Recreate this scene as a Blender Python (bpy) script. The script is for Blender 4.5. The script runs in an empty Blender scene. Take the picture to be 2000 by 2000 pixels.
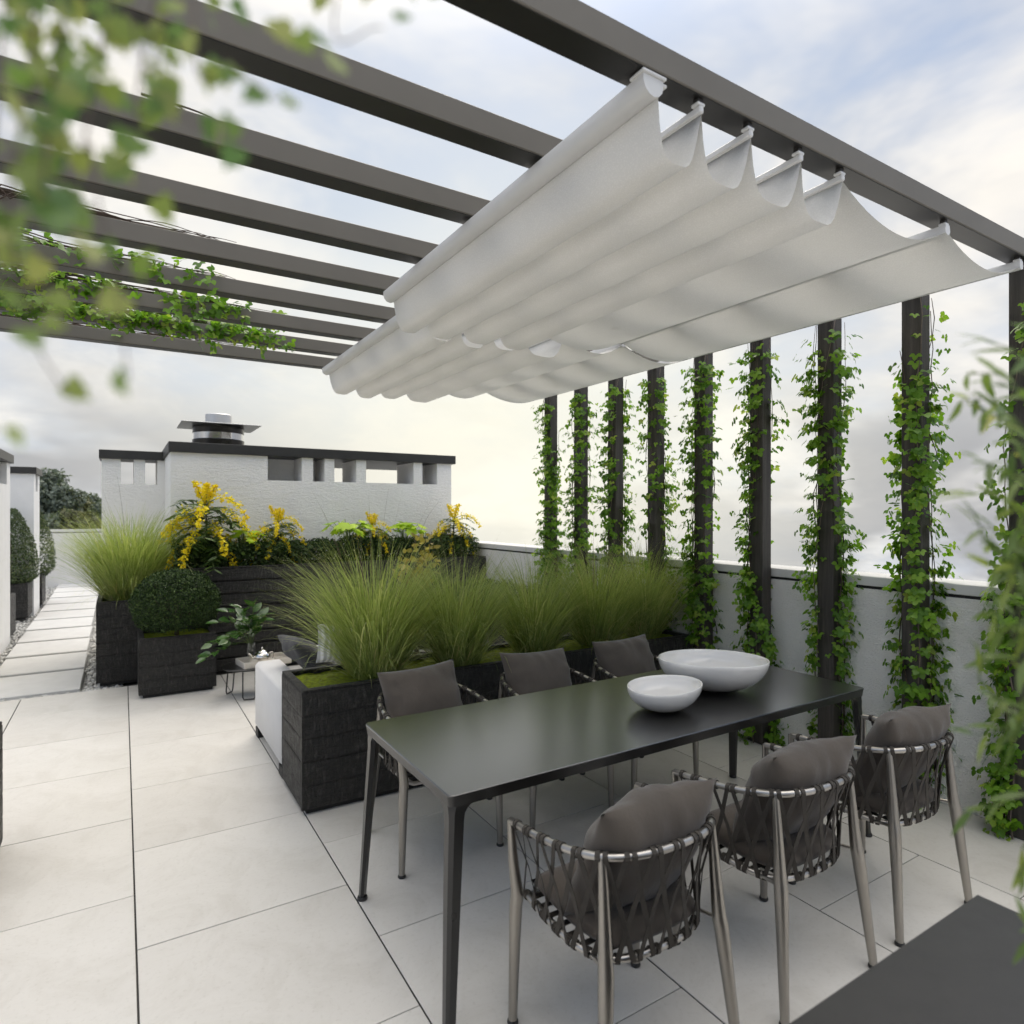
import bpy, bmesh, math, random
import numpy as np
from mathutils import Vector, Matrix, noise

random.seed(11)
rng = np.random.default_rng(11)
R = math.radians
scene = bpy.context.scene

# ------------------------------------------------------------------ camera
cam_data = bpy.data.cameras.new('camera')
cam = bpy.data.objects.new('camera', cam_data)
scene.collection.objects.link(cam)
scene.camera = cam
cam.location = (0, 0, 1.6)
cam.rotation_euler = (R(90), 0, R(-31.66))
cam_data.sensor_width = 36
cam_data.lens = 36 * 1234 / 2000
cam_data.clip_start = 0.05
cam_data.clip_end = 600
cam_data.dof.use_dof = True
cam_data.dof.focus_distance = 3.2
cam_data.dof.aperture_fstop = 2.9

# ------------------------------------------------------------------ sky
SUN_AZ, SUN_EL = R(33), R(50)          # azimuth from +Y towards +X
world = bpy.data.worlds.new('World')
scene.world = world
world.use_nodes = True
wn, wl = world.node_tree.nodes, world.node_tree.links
wn.clear()


def wnode(kind, **kw):
    n = wn.new(kind)
    for k, v in kw.items():
        setattr(n, k, v)
    return n


def wmath(op, a, b=None, c=None, clamp=False):
    n = wnode('ShaderNodeMath', operation=op, use_clamp=clamp)
    for i, x in enumerate((a, b, c)):
        if x is None:
            continue
        if isinstance(x, (int, float)):
            n.inputs[i].default_value = x
        else:
            wl.new(x, n.inputs[i])
    return n.outputs[0]


def wmix(fac, a, b, blend='MIX'):
    n = wnode('ShaderNodeMix', data_type='RGBA', blend_type=blend)
    for sock, x in ((n.inputs[0], fac), (n.inputs[6], a), (n.inputs[7], b)):
        if isinstance(x, (int, float)):
            sock.default_value = x
        elif isinstance(x, tuple):
            sock.default_value = (*x, 1)
        else:
            wl.new(x, sock)
    return n.outputs[2]


def wstep(x, lo, hi):
    n = wnode('ShaderNodeMapRange', interpolation_type='SMOOTHSTEP')
    wl.new(x, n.inputs[0])
    n.inputs[1].default_value, n.inputs[2].default_value = lo, hi
    return n.outputs[0]


w_out = wnode('ShaderNodeOutputWorld')
w_bg = wnode('ShaderNodeBackground')
w_bg.inputs['Strength'].default_value = 0.1
sky = wnode('ShaderNodeTexSky', sky_type='NISHITA')
sky.sun_disc = False
sky.sun_elevation, sky.sun_rotation = SUN_EL, SUN_AZ
sky.air_density, sky.dust_density, sky.ozone_density = 1.0, 1.2, 1.5
tc = wnode('ShaderNodeTexCoord')
sep = wnode('ShaderNodeSeparateXYZ')
wl.new(tc.outputs['Generated'], sep.inputs[0])
dz = sep.outputs[2]
den = wmath('ADD', wmath('MAXIMUM', dz, -0.30), 0.40)
comb = wnode('ShaderNodeCombineXYZ')
wl.new(wmath('DIVIDE', sep.outputs[0], den), comb.inputs[0])
wl.new(wmath('DIVIDE', sep.outputs[1], den), comb.inputs[1])
wl.new(wmath('MULTIPLY', dz, 1.5), comb.inputs[2])


def wnoise(scale, detail, rough, dist=0.0, off=0.0):
    mp = wnode('ShaderNodeMapping')
    wl.new(comb.outputs[0], mp.inputs[0])
    mp.inputs['Location'].default_value = (off, off * .7, off * .3)
    n = wnode('ShaderNodeTexNoise')
    wl.new(mp.outputs[0], n.inputs['Vector'])
    n.inputs['Scale'].default_value = scale
    n.inputs['Detail'].default_value = detail
    n.inputs['Roughness'].default_value = rough
    n.inputs['Distortion'].default_value = dist
    return n.outputs['Fac']


n_big = wnoise(0.75, 4, .55, .0, 3.1)
n_mid = wnoise(1.7, 5, .6, .3, 7.7)
n_fine = wnoise(4.5, 4, .62, .0, 1.3)
cover = wstep(wmath('ADD', wmath('MULTIPLY', n_big, .65), wmath('MULTIPLY', n_mid, .35)), .44, .63)
cover = wmath('MAXIMUM', cover, wmath('MULTIPLY', wstep(dz, .58, .85), .95))
# sun glow behind the cloud sheet, low over the far end of the terrace
glow_n = wnode('ShaderNodeVectorMath', operation='DOT_PRODUCT')
wl.new(tc.outputs['Generated'], glow_n.inputs[0])
glow_n.inputs[1].default_value = Vector((.50, .85, .15)).normalized()
glow = wmath('POWER', wmath('MAXIMUM', glow_n.outputs['Value'], 0.0), 11.0)
horizon = wmath('SUBTRACT', 1.0, wstep(dz, .08, .48))
cloud_light = wmix(wstep(n_mid, .38, .62), (3.45, 3.28, 3.05), (4.95, 4.65, 4.2))
cloud_light = wmix(wmath('MULTIPLY', wstep(n_fine, .45, .7), .35), cloud_light, (5.35, 5.05, 4.6))
blue = wmix(.85, sky.outputs[0], (1.4, 1.95, 2.95))
col = wmix(wmath('MULTIPLY', cover, .92), blue, cloud_light)
col = wmix(wmath('MULTIPLY', horizon, .42), col, (4.35, 4.2, 3.95))
puff = wmath('MULTIPLY', wstep(wnoise(2.6, 5, .62, .4, 21.0), .44, .66), wmath('MULTIPLY', horizon, .55))
col = wmix(puff, col, (4.9, 4.75, 4.45))
fold = wmath('MULTIPLY', wstep(wnoise(1.9, 5, .60, .4, 33.0), .50, .68), wmath('MULTIPLY', horizon, .50))
col = wmix(fold, col, (2.6, 2.63, 2.72))
# darker grey banks close to the horizon
bank = wmath('MULTIPLY', wstep(wnoise(1.05, 4, .58, .3, 12.4), .36, .53),
             wmath('SUBTRACT', 1.0, wstep(wmath('ABSOLUTE', wmath('ADD', dz, .0)), .08, .22)))
bank = wmath('MULTIPLY', bank, wmath('SUBTRACT', 1.0, wmath('MULTIPLY', glow, .75)))
col = wmix(wmath('MULTIPLY', bank, .95), col, (1.75, 1.79, 1.9))
col = wmix(wmath('MULTIPLY', glow, .72), col, (5.05, 4.85, 3.95))
# a cloud sheet is brightest overhead
zen = wmath('ADD', wmath('MULTIPLY', wstep(dz, .55, 1.0), 2.2), 1.0)
vm_ = wnode('ShaderNodeVectorMath', operation='SCALE')
wl.new(col, vm_.inputs[0])
wl.new(zen, vm_.inputs['Scale'])
wl.new(vm_.outputs[0], w_bg.inputs['Color'])
wl.new(w_bg.outputs[0], w_out.inputs[0])

# ------------------------------------------------------------------ sun and exposure
sun_data = bpy.data.lights.new('sun', 'SUN')
sun_data.energy = .6
sun_data.angle = R(35)
sun_data.color = (1.0, .89, .74)
sun = bpy.data.objects.new('sun', sun_data)
scene.collection.objects.link(sun)
sun_dir = Vector((math.sin(SUN_AZ) * math.cos(SUN_EL), math.cos(SUN_AZ) * math.cos(SUN_EL), math.sin(SUN_EL)))
sun.rotation_euler = sun_dir.to_track_quat('Z', 'Y').to_euler()
sun.location = sun_dir * 20

vs = scene.view_settings
vs.view_transform = 'Standard'
vs.look = 'None'
vs.gamma = 1
vs.exposure = 1.14
vs.use_curve_mapping = False
scene.cycles.use_denoising = True
scene.cycles.max_bounces = 6
scene.cycles.diffuse_bounces = 4
scene.cycles.glossy_bounces = 3
scene.cycles.transmission_bounces = 4
scene.cycles.transparent_max_bounces = 4
scene.cycles.use_adaptive_sampling = True
scene.cycles.adaptive_threshold = 0.03
scene.cycles.caustics_reflective = False
scene.cycles.caustics_refractive = False

# ------------------------------------------------------------------ helpers
COL = scene.collection


class MB:
    """collects vertices and faces of one mesh"""
    def __init__(self):
        self.v, self.f = [], []

    def add(self, vs_, fs):
        o = len(self.v)
        self.v += [tuple(p) for p in vs_]
        self.f += [tuple(i + o for i in f) for f in fs]
        return self

    def box(self, x0, x1, y0, y1, z0, z1):
        return self.add([(x, y, z) for x in (x0, x1) for y in (y0, y1) for z in (z0, z1)],
                        [(0, 1, 3, 2), (4, 6, 7, 5), (0, 4, 5, 1), (2, 3, 7, 6), (0, 2, 6, 4), (1, 5, 7, 3)])

    def cbox(self, x0, x1, y0, y1, z0, z1, b=.003):
        c, h = ((x0 + x1) / 2, (y0 + y1) / 2, (z0 + z1) / 2), (abs(x1 - x0) / 2, abs(y1 - y0) / 2, abs(z1 - z0) / 2)
        b = min(b, min(h) * .9)
        idx, vs_ = {}, []
        for sx in (-1, 1):
            for sy in (-1, 1):
                for sz in (-1, 1):
                    s = (sx, sy, sz)
                    for ax in range(3):
                        p = [c[i] + s[i] * (h[i] - (0 if i == ax else b)) for i in range(3)]
                        idx[(s, ax)] = len(vs_)
                        vs_.append(p)
        fs = []
        for ax in range(3):
            o1, o2 = [i for i in range(3) if i != ax]
            for sg in (-1, 1):
                q = []
                for a_, b_ in ((-1, -1), (1, -1), (1, 1), (-1, 1)):
                    s = [0, 0, 0]
                    s[ax], s[o1], s[o2] = sg, a_, b_
                    q.append(idx[(tuple(s), ax)])
                fs.append(q)
            for a_ in (-1, 1):
                for b_ in (-1, 1):
                    s0, s1 = [0, 0, 0], [0, 0, 0]
                    s0[ax], s1[ax] = -1, 1
                    for s in (s0, s1):
                        s[o1], s[o2] = a_, b_
                    s0, s1 = tuple(s0), tuple(s1)
                    fs.append([idx[(s0, o1)], idx[(s1, o1)], idx[(s1, o2)], idx[(s0, o2)]])
        for sx in (-1, 1):
            for sy in (-1, 1):
                for sz in (-1, 1):
                    fs.append([idx[((sx, sy, sz), a_)] for a_ in range(3)])
        return self.add(vs_, fs)

    def tube(self, path, rad, n=8, caps=True):
        path = [Vector(p) for p in path]
        if not isinstance(rad, (list, tuple)):
            rad = [rad] * len(path)
        vs_, fs = [], []
        up = None
        for i, p in enumerate(path):
            t = (path[min(i + 1, len(path) - 1)] - path[max(i - 1, 0)])
            t = t.normalized() if t.length > 1e-9 else Vector((0, 0, 1))
            if up is None:
                up = t.orthogonal().normalized()
            up = (up - t * up.dot(t))
            up = up.normalized() if up.length > 1e-6 else t.orthogonal().normalized()
            sd = t.cross(up)
            for k in range(n):
                a_ = 2 * math.pi * k / n
                vs_.append(p + (up * math.cos(a_) + sd * math.sin(a_)) * rad[i])
        for i in range(len(path) - 1):
            for k in range(n):
                k2 = (k + 1) % n
                fs.append((i * n + k, i * n + k2, (i + 1) * n + k2, (i + 1) * n + k))
        if caps:
            fs.append(tuple(range(n - 1, -1, -1)))
            fs.append(tuple((len(path) - 1) * n + k for k in range(n)))
        return self.add(vs_, fs)

    def lathe(self, prof, c=(0, 0, 0), n=24, warp=None):
        vs_, fs = [], []
        for r, z in prof:
            for k in range(n):
                a_ = 2 * math.pi * k / n
                q = (c[0] + r * math.cos(a_), c[1] + r * math.sin(a_), c[2] + z)
                vs_.append(warp(q, a_, r) if warp else q)
        for i in range(len(prof) - 1):
            for k in range(n):
                k2 = (k + 1) % n
                fs.append((i * n + k, i * n + k2, (i + 1) * n + k2, (i + 1) * n + k))
        fs.append(tuple(range(n - 1, -1, -1)))
        fs.append(tuple((len(prof) - 1) * n + k for k in range(n)))
        return self.add(vs_, fs)

    def grid(self, fn, nu, nv):
        vs_ = [fn(i / nu, j / nv) for i in range(nu + 1) for j in range(nv + 1)]
        fs = [(i * (nv + 1) + j, (i + 1) * (nv + 1) + j, (i + 1) * (nv + 1) + j + 1, i * (nv + 1) + j + 1)
              for i in range(nu) for j in range(nv)]
        return self.add(vs_, fs)

    def extrude(self, prof, axis, a, b):
        """closed 2-D profile swept along one axis (0 x, 1 y, 2 z)"""
        n = len(prof)
        vs_ = []
        for t in (a, b):
            for p, q in prof:
                vs_.append({0: (t, p, q), 1: (p, t, q), 2: (p, q, t)}[axis])
        fs = [(k, (k + 1) % n, n + (k + 1) % n, n + k) for k in range(n)]
        fs += [tuple(range(n - 1, -1, -1)), tuple(range(n, 2 * n))]
        return self.add(vs_, fs)


WOFF = {}


def wloc(o):
    return WOFF.get(o.name, Vector((0, 0, 0))) if o is not None else Vector((0, 0, 0))


def mesh_of(name, mb, mat, smooth=None, off=None, fix=True):
    me = bpy.data.meshes.new(name)
    vs_ = mb.v if off is None else [(x - off[0], y - off[1], z - off[2]) for x, y, z in mb.v]
    me.from_pydata(vs_, [], mb.f)
    if fix:
        bm = bmesh.new()
        bm.from_mesh(me)
        bmesh.ops.recalc_face_normals(bm, faces=bm.faces)
        bm.to_mesh(me)
        bm.free()
    if smooth is not None:
        me.polygons.foreach_set('use_smooth', [True] * len(me.polygons))
        if smooth < 180:
            me.set_sharp_from_angle(angle=R(smooth))
    me.materials.append(mat)
    return me


def obj(name, mb, mat, parent=None, smooth=None, fix=True, local=False):
    """one mesh object; vertices in world space unless local"""
    off = None if (parent is None or local) else wloc(parent)
    o = bpy.data.objects.new(name, mesh_of(name, mb, mat, smooth, off, fix))
    COL.objects.link(o)
    if parent is not None:
        o.parent = parent
        WOFF[o.name] = wloc(parent).copy()
    return o


def inst(name, me, parent, mat_world):
    o = bpy.data.objects.new(name, me)
    COL.objects.link(o)
    if parent is not None:
        o.parent = parent
        mat_world = Matrix.Translation(-wloc(parent)) @ mat_world
    o.matrix_basis = mat_world
    return o


def tag(o, label=None, cat=None, group=None, kind=None):
    for k, v in (('label', label), ('category', cat), ('group', group), ('kind', kind)):
        if v:
            o[k] = v
    return o


def thing(name, label, cat, loc=(0, 0, 0), group=None, rz=0):
    o = bpy.data.objects.new(name, None)
    o.empty_display_size = .1
    COL.objects.link(o)
    o.location = loc
    o.rotation_euler = (0, 0, rz)
    WOFF[o.name] = Vector(loc)
    return tag(o, label, cat, group)


def struct(o):
    o['kind'] = 'structure'
    return o


def copy_tree(o, parent=None):
    c = o.copy()
    COL.objects.link(c)
    c.parent = parent
    for ch in o.children:
        copy_tree(ch, c)
    return c


def smooth_path(pts, n=8, closed=False):
    pts = [Vector(p) for p in pts]
    out = []
    for i in range(len(pts) - 1):
        p0 = pts[i - 1] if i > 0 else pts[0] * 2 - pts[1]
        p1, p2 = pts[i], pts[i + 1]
        p3 = pts[i + 2] if i + 2 < len(pts) else pts[-1] * 2 - pts[-2]
        for k in range(n):
            t = k / n
            out.append(.5 * ((2 * p1) + (p2 - p0) * t + (2 * p0 - 5 * p1 + 4 * p2 - p3) * t * t
                             + (3 * p1 - p0 - 3 * p2 + p3) * t ** 3))
    out.append(pts[-1])
    return out


def along(path, t):
    L = [0]
    for i in range(1, len(path)):
        L.append(L[-1] + (path[i] - path[i - 1]).length)
    s = max(0, min(1, t)) * L[-1]
    for i in range(1, len(path)):
        if L[i] >= s:
            k = (s - L[i - 1]) / max(1e-9, L[i] - L[i - 1])
            return path[i - 1].lerp(path[i], k), (path[i] - path[i - 1]).normalized()
    return path[-1], (path[-1] - path[-2]).normalized()


# batch of many small alike faces (leaves, blades) in one mesh, with a per-piece random value
def batch_mesh(name, tv, tf, mats, locs, mat, smooth=False, rnd=None, off=None):
    tv = np.asarray(tv, dtype=np.float64)
    n, m = len(locs), len(tv)
    V = np.einsum('nij,mj->nmi', mats, tv) + locs[:, None, :]
    if off is not None:
        V = V - np.array(off)[None, None, :]
    V = V.reshape(-1, 3)
    tri = np.asarray(tf, dtype=np.int64)
    k = tri.shape[1]
    F = (tri[None] + (np.arange(n) * m)[:, None, None]).reshape(-1, k)
    return raw_mesh(name, V, F, mat, smooth, np.repeat(rng.random(n) if rnd is None else rnd, m))


def raw_mesh(name, V, F, mat, smooth=False, rnd=None):
    me = bpy.data.meshes.new(name)
    k = F.shape[1]
    me.vertices.add(len(V))
    me.vertices.foreach_set('co', V.astype(np.float32).ravel())
    me.loops.add(F.size)
    me.loops.foreach_set('vertex_index', F.astype(np.int32).ravel())
    me.polygons.add(len(F))
    me.polygons.foreach_set('loop_start', np.arange(0, F.size, k, dtype=np.int32))
    me.polygons.foreach_set('loop_total', np.full(len(F), k, dtype=np.int32))
    if smooth:
        me.polygons.foreach_set('use_smooth', np.ones(len(F), dtype=bool))
    if rnd is not None:
        at = me.attributes.new('rnd', 'FLOAT', 'POINT')
        at.data.foreach_set('value', np.asarray(rnd, dtype=np.float32))
    me.update(calc_edges=True)
    me.validate()
    me.materials.append(mat)
    return me


def mesh_obj(name, me, parent=None):
    o = bpy.data.objects.new(name, me)
    COL.objects.link(o)
    if parent is not None:
        o.parent = parent
        WOFF[o.name] = wloc(parent).copy()
    return o


def rand_rots(n, normals, spread=.5, twist=True):
    """rotation matrices: local z near the given normals, random spin; local y is the leaf axis"""
    N = np.asarray(normals, dtype=np.float64) + rng.normal(0, spread, (n, 3))
    N /= np.linalg.norm(N, axis=1, keepdims=True) + 1e-9
    A = rng.normal(0, 1, (n, 3))
    Y = A - N * np.sum(A * N, axis=1, keepdims=True)
    Y /= np.linalg.norm(Y, axis=1, keepdims=True) + 1e-9
    X = np.cross(Y, N)
    return np.stack([X, Y, N], axis=2)


def axis_rots(Y, N):
    Y = Y / (np.linalg.norm(Y, axis=1, keepdims=True) + 1e-9)
    N = N - Y * np.sum(N * Y, axis=1, keepdims=True)
    N /= np.linalg.norm(N, axis=1, keepdims=True) + 1e-9
    X = np.cross(Y, N)
    return np.stack([X, Y, N], axis=2)


# ------------------------------------------------------------------ materials
def new_mat(name):
    m = bpy.data.materials.new(name)
    m.use_nodes = True
    nt = m.node_tree
    return m, nt, nt.nodes['Principled BSDF'], nt.nodes['Material Output']


def tex_noise(nt, scale, detail=4, rough=.55, stretch=None, coord='Object', dist=0.0):
    t = nt.nodes.new('ShaderNodeTexCoord')
    n = nt.nodes.new('ShaderNodeTexNoise')
    n.inputs['Scale'].default_value = scale
    n.inputs['Detail'].default_value = detail
    n.inputs['Roughness'].default_value = rough
    n.inputs['Distortion'].default_value = dist
    mp = nt.nodes.new('ShaderNodeMapping')
    if stretch:
        mp.inputs['Scale'].default_value = stretch
    nt.links.new(t.outputs[coord], mp.inputs[0])
    nt.links.new(mp.outputs[0], n.inputs['Vector'])
    return n.outputs['Fac']


def ramp(nt, fac, stops):
    r = nt.nodes.new('ShaderNodeValToRGB')
    el = r.color_ramp.elements
    while len(el) < len(stops):
        el.new(.5)
    for e, (p, c) in zip(el, stops):
        e.position = p
        e.color = (*c, 1) if len(c) == 3 else c
    nt.links.new(fac, r.inputs[0])
    return r.outputs[0]


def bump(nt, height, strength, dist, normal=None):
    b = nt.nodes.new('ShaderNodeBump')
    b.inputs['Strength'].default_value = strength
    b.inputs['Distance'].default_value = dist
    nt.links.new(height, b.inputs['Height'])
    if normal is not None:
        nt.links.new(normal, b.inputs['Normal'])
    return b.outputs[0]


def mul(c, k):
    return tuple(x * k for x in c)


def simple(name, color, rough=.5, metal=0.0, var=.12, vscale=6, bumps=(), coat=0.0, sheen=0.0, spec=.5, rvar=0.0, stretch=None):
    m, nt, p, _ = new_mat(name)
    f = tex_noise(nt, vscale, 3, .6, stretch)
    nt.links.new(ramp(nt, f, [(.3, mul(color, 1 - var)), (.7, mul(color, 1 + var))]), p.inputs['Base Color'])
    p.inputs['Roughness'].default_value = rough
    p.inputs['Metallic'].default_value = metal
    p.inputs['Coat Weight'].default_value = coat
    p.inputs['Sheen Weight'].default_value = sheen
    p.inputs['Specular IOR Level'].default_value = spec
    if rvar:
        rf = tex_noise(nt, vscale * 2.3, 5, .6)
        nt.links.new(ramp(nt, rf, [(.3, (rough - rvar,) * 3), (.7, (rough + rvar,) * 3)]), p.inputs['Roughness'])
    nrm = None
    for sc_, st, ds, stre in bumps:
        nrm = bump(nt, tex_noise(nt, sc_, 3, .65, stre), st, ds, nrm)
    if nrm is not None:
        nt.links.new(nrm, p.inputs['Normal'])
    return m


def foliage(name, stops, rough=.45, trans=.3, obj_random=False, spec=.4, vein=0.0):
    m, nt, p, out = new_mat(name)
    if obj_random:
        fac = nt.nodes.new('ShaderNodeObjectInfo').outputs['Random']
    else:
        a = nt.nodes.new('ShaderNodeAttribute')
        a.attribute_name = 'rnd'
        fac = a.outputs['Fac']
    c = ramp(nt, fac, stops)
    nt.links.new(c, p.inputs['Base Color'])
    p.inputs['Roughness'].default_value = rough
    p.inputs['Specular IOR Level'].default_value = spec
    tr = nt.nodes.new('ShaderNodeBsdfTranslucent')
    br = nt.nodes.new('ShaderNodeMix')
    br.data_type, br.blend_type = 'RGBA', 'MULTIPLY'
    br.inputs[0].default_value = 1
    nt.links.new(c, br.inputs[6])
    br.inputs[7].default_value = (1.5, 1.6, .7, 1)
    nt.links.new(br.outputs[2], tr.inputs['Color'])
    mx = nt.nodes.new('ShaderNodeMixShader')
    mx.inputs[0].default_value = trans
    nt.links.new(p.outputs[0], mx.inputs[1])
    nt.links.new(tr.outputs[0], mx.inputs[2])
    nt.links.new(mx.outputs[0], out.inputs['Surface'])
    return m


M = {}
# large porcelain floor tile: pale, faint cloudiness, each tile its own shade
m, nt, p, _ = new_mat('tile')
f = tex_noise(nt, 1.6, 4, .6)
f2 = tex_noise(nt, 55, 4, .7)
c1 = ramp(nt, f, [(.3, (.670, .645, .60)), (.7, (.730, .707, .663))])
spk = ramp(nt, f2, [(.32, (.86, .85, .83)), (.46, (1, 1, 1))])
mx = nt.nodes.new('ShaderNodeMix'); mx.data_type, mx.blend_type = 'RGBA', 'MULTIPLY'
mx.inputs[0].default_value = .55
nt.links.new(c1, mx.inputs[6]); nt.links.new(spk, mx.inputs[7])
oi = nt.nodes.new('ShaderNodeObjectInfo')
sh = ramp(nt, oi.outputs['Random'], [(0, (.925, .92, .915)), (1, (1.0, 1.0, 1.0))])
mx2 = nt.nodes.new('ShaderNodeMix'); mx2.data_type, mx2.blend_type = 'RGBA', 'MULTIPLY'
mx2.inputs[0].default_value = 1
nt.links.new(mx.outputs[2], mx2.inputs[6]); nt.links.new(sh, mx2.inputs[7])
st_ = ramp(nt, tex_noise(nt, 2.7, 5, .7, dist=1.2), [(.34, (.86, .85, .83)), (.50, (1, 1, 1))])
mx3 = nt.nodes.new('ShaderNodeMix'); mx3.data_type, mx3.blend_type = 'RGBA', 'MULTIPLY'
mx3.inputs[0].default_value = .6
nt.links.new(mx2.outputs[2], mx3.inputs[6]); nt.links.new(st_, mx3.inputs[7])
nt.links.new(mx3.outputs[2], p.inputs['Base Color'])
nt.links.new(ramp(nt, tex_noise(nt, 3.5, 3, .65), [(.3, (.36,) * 3), (.7, (.52,) * 3)]), p.inputs['Roughness'])
nt.links.new(bump(nt, tex_noise(nt, 38, 3, .7), .12, .004), p.inputs['Normal'])
M['tile'] = m
M['grout'] = simple('grout', (.045, .043, .04), .9)
M['deck'] = simple('deck', (.3, .3, .29), .9, bumps=((60, .4, .01, None),))
M['slab'] = simple('slab', (.58, .575, .56), .6, var=.06, vscale=5, bumps=((45, .2, .004, None),))
M['pebble'] = foliage('pebble', [(0, (.34, .33, .31)), (.5, (.55, .54, .51)), (1, (.68, .67, .64))], .6, .0)
# rough roller-coat stucco of the parapet
m, nt, p, _ = new_mat('stucco')
nt.links.new(ramp(nt, tex_noise(nt, 2.2, 5, .6), [(.3, (.83, .81, .765)), (.7, (.88, .86, .815))]), p.inputs['Base Color'])
p.inputs['Roughness'].default_value = .9
tcn = nt.nodes.new('ShaderNodeTexCoord')
wob = nt.nodes.new('ShaderNodeTexNoise'); wob.inputs['Scale'].default_value = 14
nt.links.new(tcn.outputs['Object'], wob.inputs['Vector'])
vm = nt.nodes.new('ShaderNodeMix'); vm.data_type = 'RGBA'; vm.inputs[0].default_value = .05
nt.links.new(tcn.outputs['Object'], vm.inputs[6]); nt.links.new(wob.outputs['Color'], vm.inputs[7])
vo = nt.nodes.new('ShaderNodeTexVoronoi'); vo.feature = 'DISTANCE_TO_EDGE'; vo.inputs['Scale'].default_value = 62
nt.links.new(vm.outputs[2], vo.inputs['Vector'])
vr = ramp(nt, vo.outputs['Distance'], [(0, (0, 0, 0)), (.28, (1, 1, 1))])
n1 = bump(nt, vr, .6, .005)
nt.links.new(bump(nt, tex_noise(nt, 90, 5, .7), .6, .005, n1), p.inputs['Normal'])
M['stucco'] = m
M['trowel'] = simple('trowel', (.89, .875, .845), .85, var=.03, vscale=3,
                     bumps=((22, .7, .014, (1, 1, 2.8)), (60, .5, .006, (1, 1, 2))))
M['plaster'] = simple('plaster', (.80, .795, .78), .8, var=.03, bumps=((40, .15, .006, None),))
M['coping'] = simple('coping', (.70, .69, .67), .5, var=.03)
M['cap'] = simple('cap', (.028, .027, .025), .5, var=.15, vscale=9)
M['black_gap'] = simple('black_gap', (.012, .012, .012), .6)
M['steel'] = simple('steel', (.62, .62, .62), .12, 1.0, var=.05, rvar=.05)
M['dark_reflection'] = simple('dark_reflection', (.045, .043, .04), .18, 1.0, var=.05)  # dark mirrored tones of the vent drum, put into the colour
M['plate'] = simple('plate', (.60, .60, .60), .35, 1.0, var=.05)
# scorched timber of the planters
m, nt, p, _ = new_mat('charred')
oi = nt.nodes.new('ShaderNodeObjectInfo')
f = tex_noise(nt, 46, 4, .7, (1.5, 1.5, .30), dist=.5)
nt.links.new(ramp(nt, f, [(.36, (.013, .0122, .011)), (.55, (.034, .032, .028)), (.70, (.105, .099, .088))]), p.inputs['Base Color'])
nt.links.new(ramp(nt, tex_noise(nt, 24, 5, .6), [(.3, (.34,) * 3), (.7, (.60,) * 3)]), p.inputs['Roughness'])
b1 = bump(nt, tex_noise(nt, 13, 5, .7, (.55, .55, 3.2), dist=.6), .1e1, .05)
b2 = bump(nt, tex_noise(nt, 52, 5, .7, (1.6, 1.6, .32)), 1.0, .022, b1)
nt.links.new(b2, p.inputs['Normal'])
M['charred'] = m
M['soil'] = simple('soil', (.03, .022, .015), .95, bumps=((60, .8, .02, None),))
M['moss'] = simple('moss', (.36, .44, .012), .9, var=.45, vscale=40, bumps=((160, 1.0, .02, None), (40, .7, .03, None)))
M['beam'] = simple('beam', (.178, .162, .136), .5, 0.0, var=.06, vscale=3, spec=.3)
m, nt, p, _ = new_mat('post')
f = tex_noise(nt, 14, 7, .7, (2.5, 2.5, .16))
nt.links.new(ramp(nt, f, [(.28, (.024, .021, .018)), (.55, (.062, .054, .046)), (.8, (.13, .116, .10))]), p.inputs['Base Color'])
p.inputs['Roughness'].default_value = .65
nt.links.new(bump(nt, f, .6, .006), p.inputs['Normal'])
M['post'] = m
M['chair_metal'] = simple('chair_metal', (.36, .34, .31), .34, 1.0, var=.03, vscale=5, rvar=.03)
M['ring_metal'] = simple('ring_metal', (.46, .44, .41), .33, 1.0, var=.08, vscale=20, rvar=.06)
M['foot'] = simple('foot', (.02, .02, .02), .4)
M['strap'] = simple('strap', (.048, .041, .033), .75, var=.2, vscale=40, bumps=((220, .3, .002, None),))
M['cushion'] = simple('cushion', (.078, .063, .049), .85, var=.14, vscale=7, sheen=.22,
                      bumps=((420, .28, .002, None), (34, .18, .010, (1, 1, .5))))
M['cushion_grey'] = simple('cushion_grey', (.045, .045, .048), .85, var=.12, sheen=.1, bumps=((420, .3, .002, None), (30, .2, .01, None)))
m, nt, p, _ = new_mat('table_black')
nt.links.new(ramp(nt, tex_noise(nt, 5, 5, .6), [(.3, (.009, .0088, .0083)), (.7, (.011, .0107, .010))]), p.inputs['Base Color'])
nt.links.new(ramp(nt, tex_noise(nt, 3, 5, .6), [(.3, (.27,) * 3), (.7, (.33,) * 3)]), p.inputs['Roughness'])
p.inputs['Specular IOR Level'].default_value = .5
p.inputs['Coat Weight'].default_value = .3
p.inputs['Coat Roughness'].default_value = .3
nt.links.new(bump(nt, tex_noise(nt, 500, 3, .5), .05, .001), p.inputs['Normal'])
M['table_black'] = m
m, nt, p, _ = new_mat('table_plate')
nt.links.new(ramp(nt, tex_noise(nt, 5, 3, .6), [(.3, (.010, .0098, .0093)), (.7, (.012, .0117, .011))]), p.inputs['Base Color'])
p.inputs['Roughness'].default_value = .30
p.inputs['Coat Weight'].default_value = 1.0
p.inputs['Coat IOR'].default_value = 1.8
p.inputs['Coat Roughness'].default_value = .22
nt.links.new(bump(nt, tex_noise(nt, 500, 2, .5), .04, .001), p.inputs['Normal'])
M['table_plate'] = m
M['counter'] = simple('counter', (.030, .028, .026), .42, var=.1, vscale=8, rvar=.05, spec=.6)
M['ceramic'] = simple('ceramic', (.84, .81, .76), .05, var=.01, coat=.6)
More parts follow.
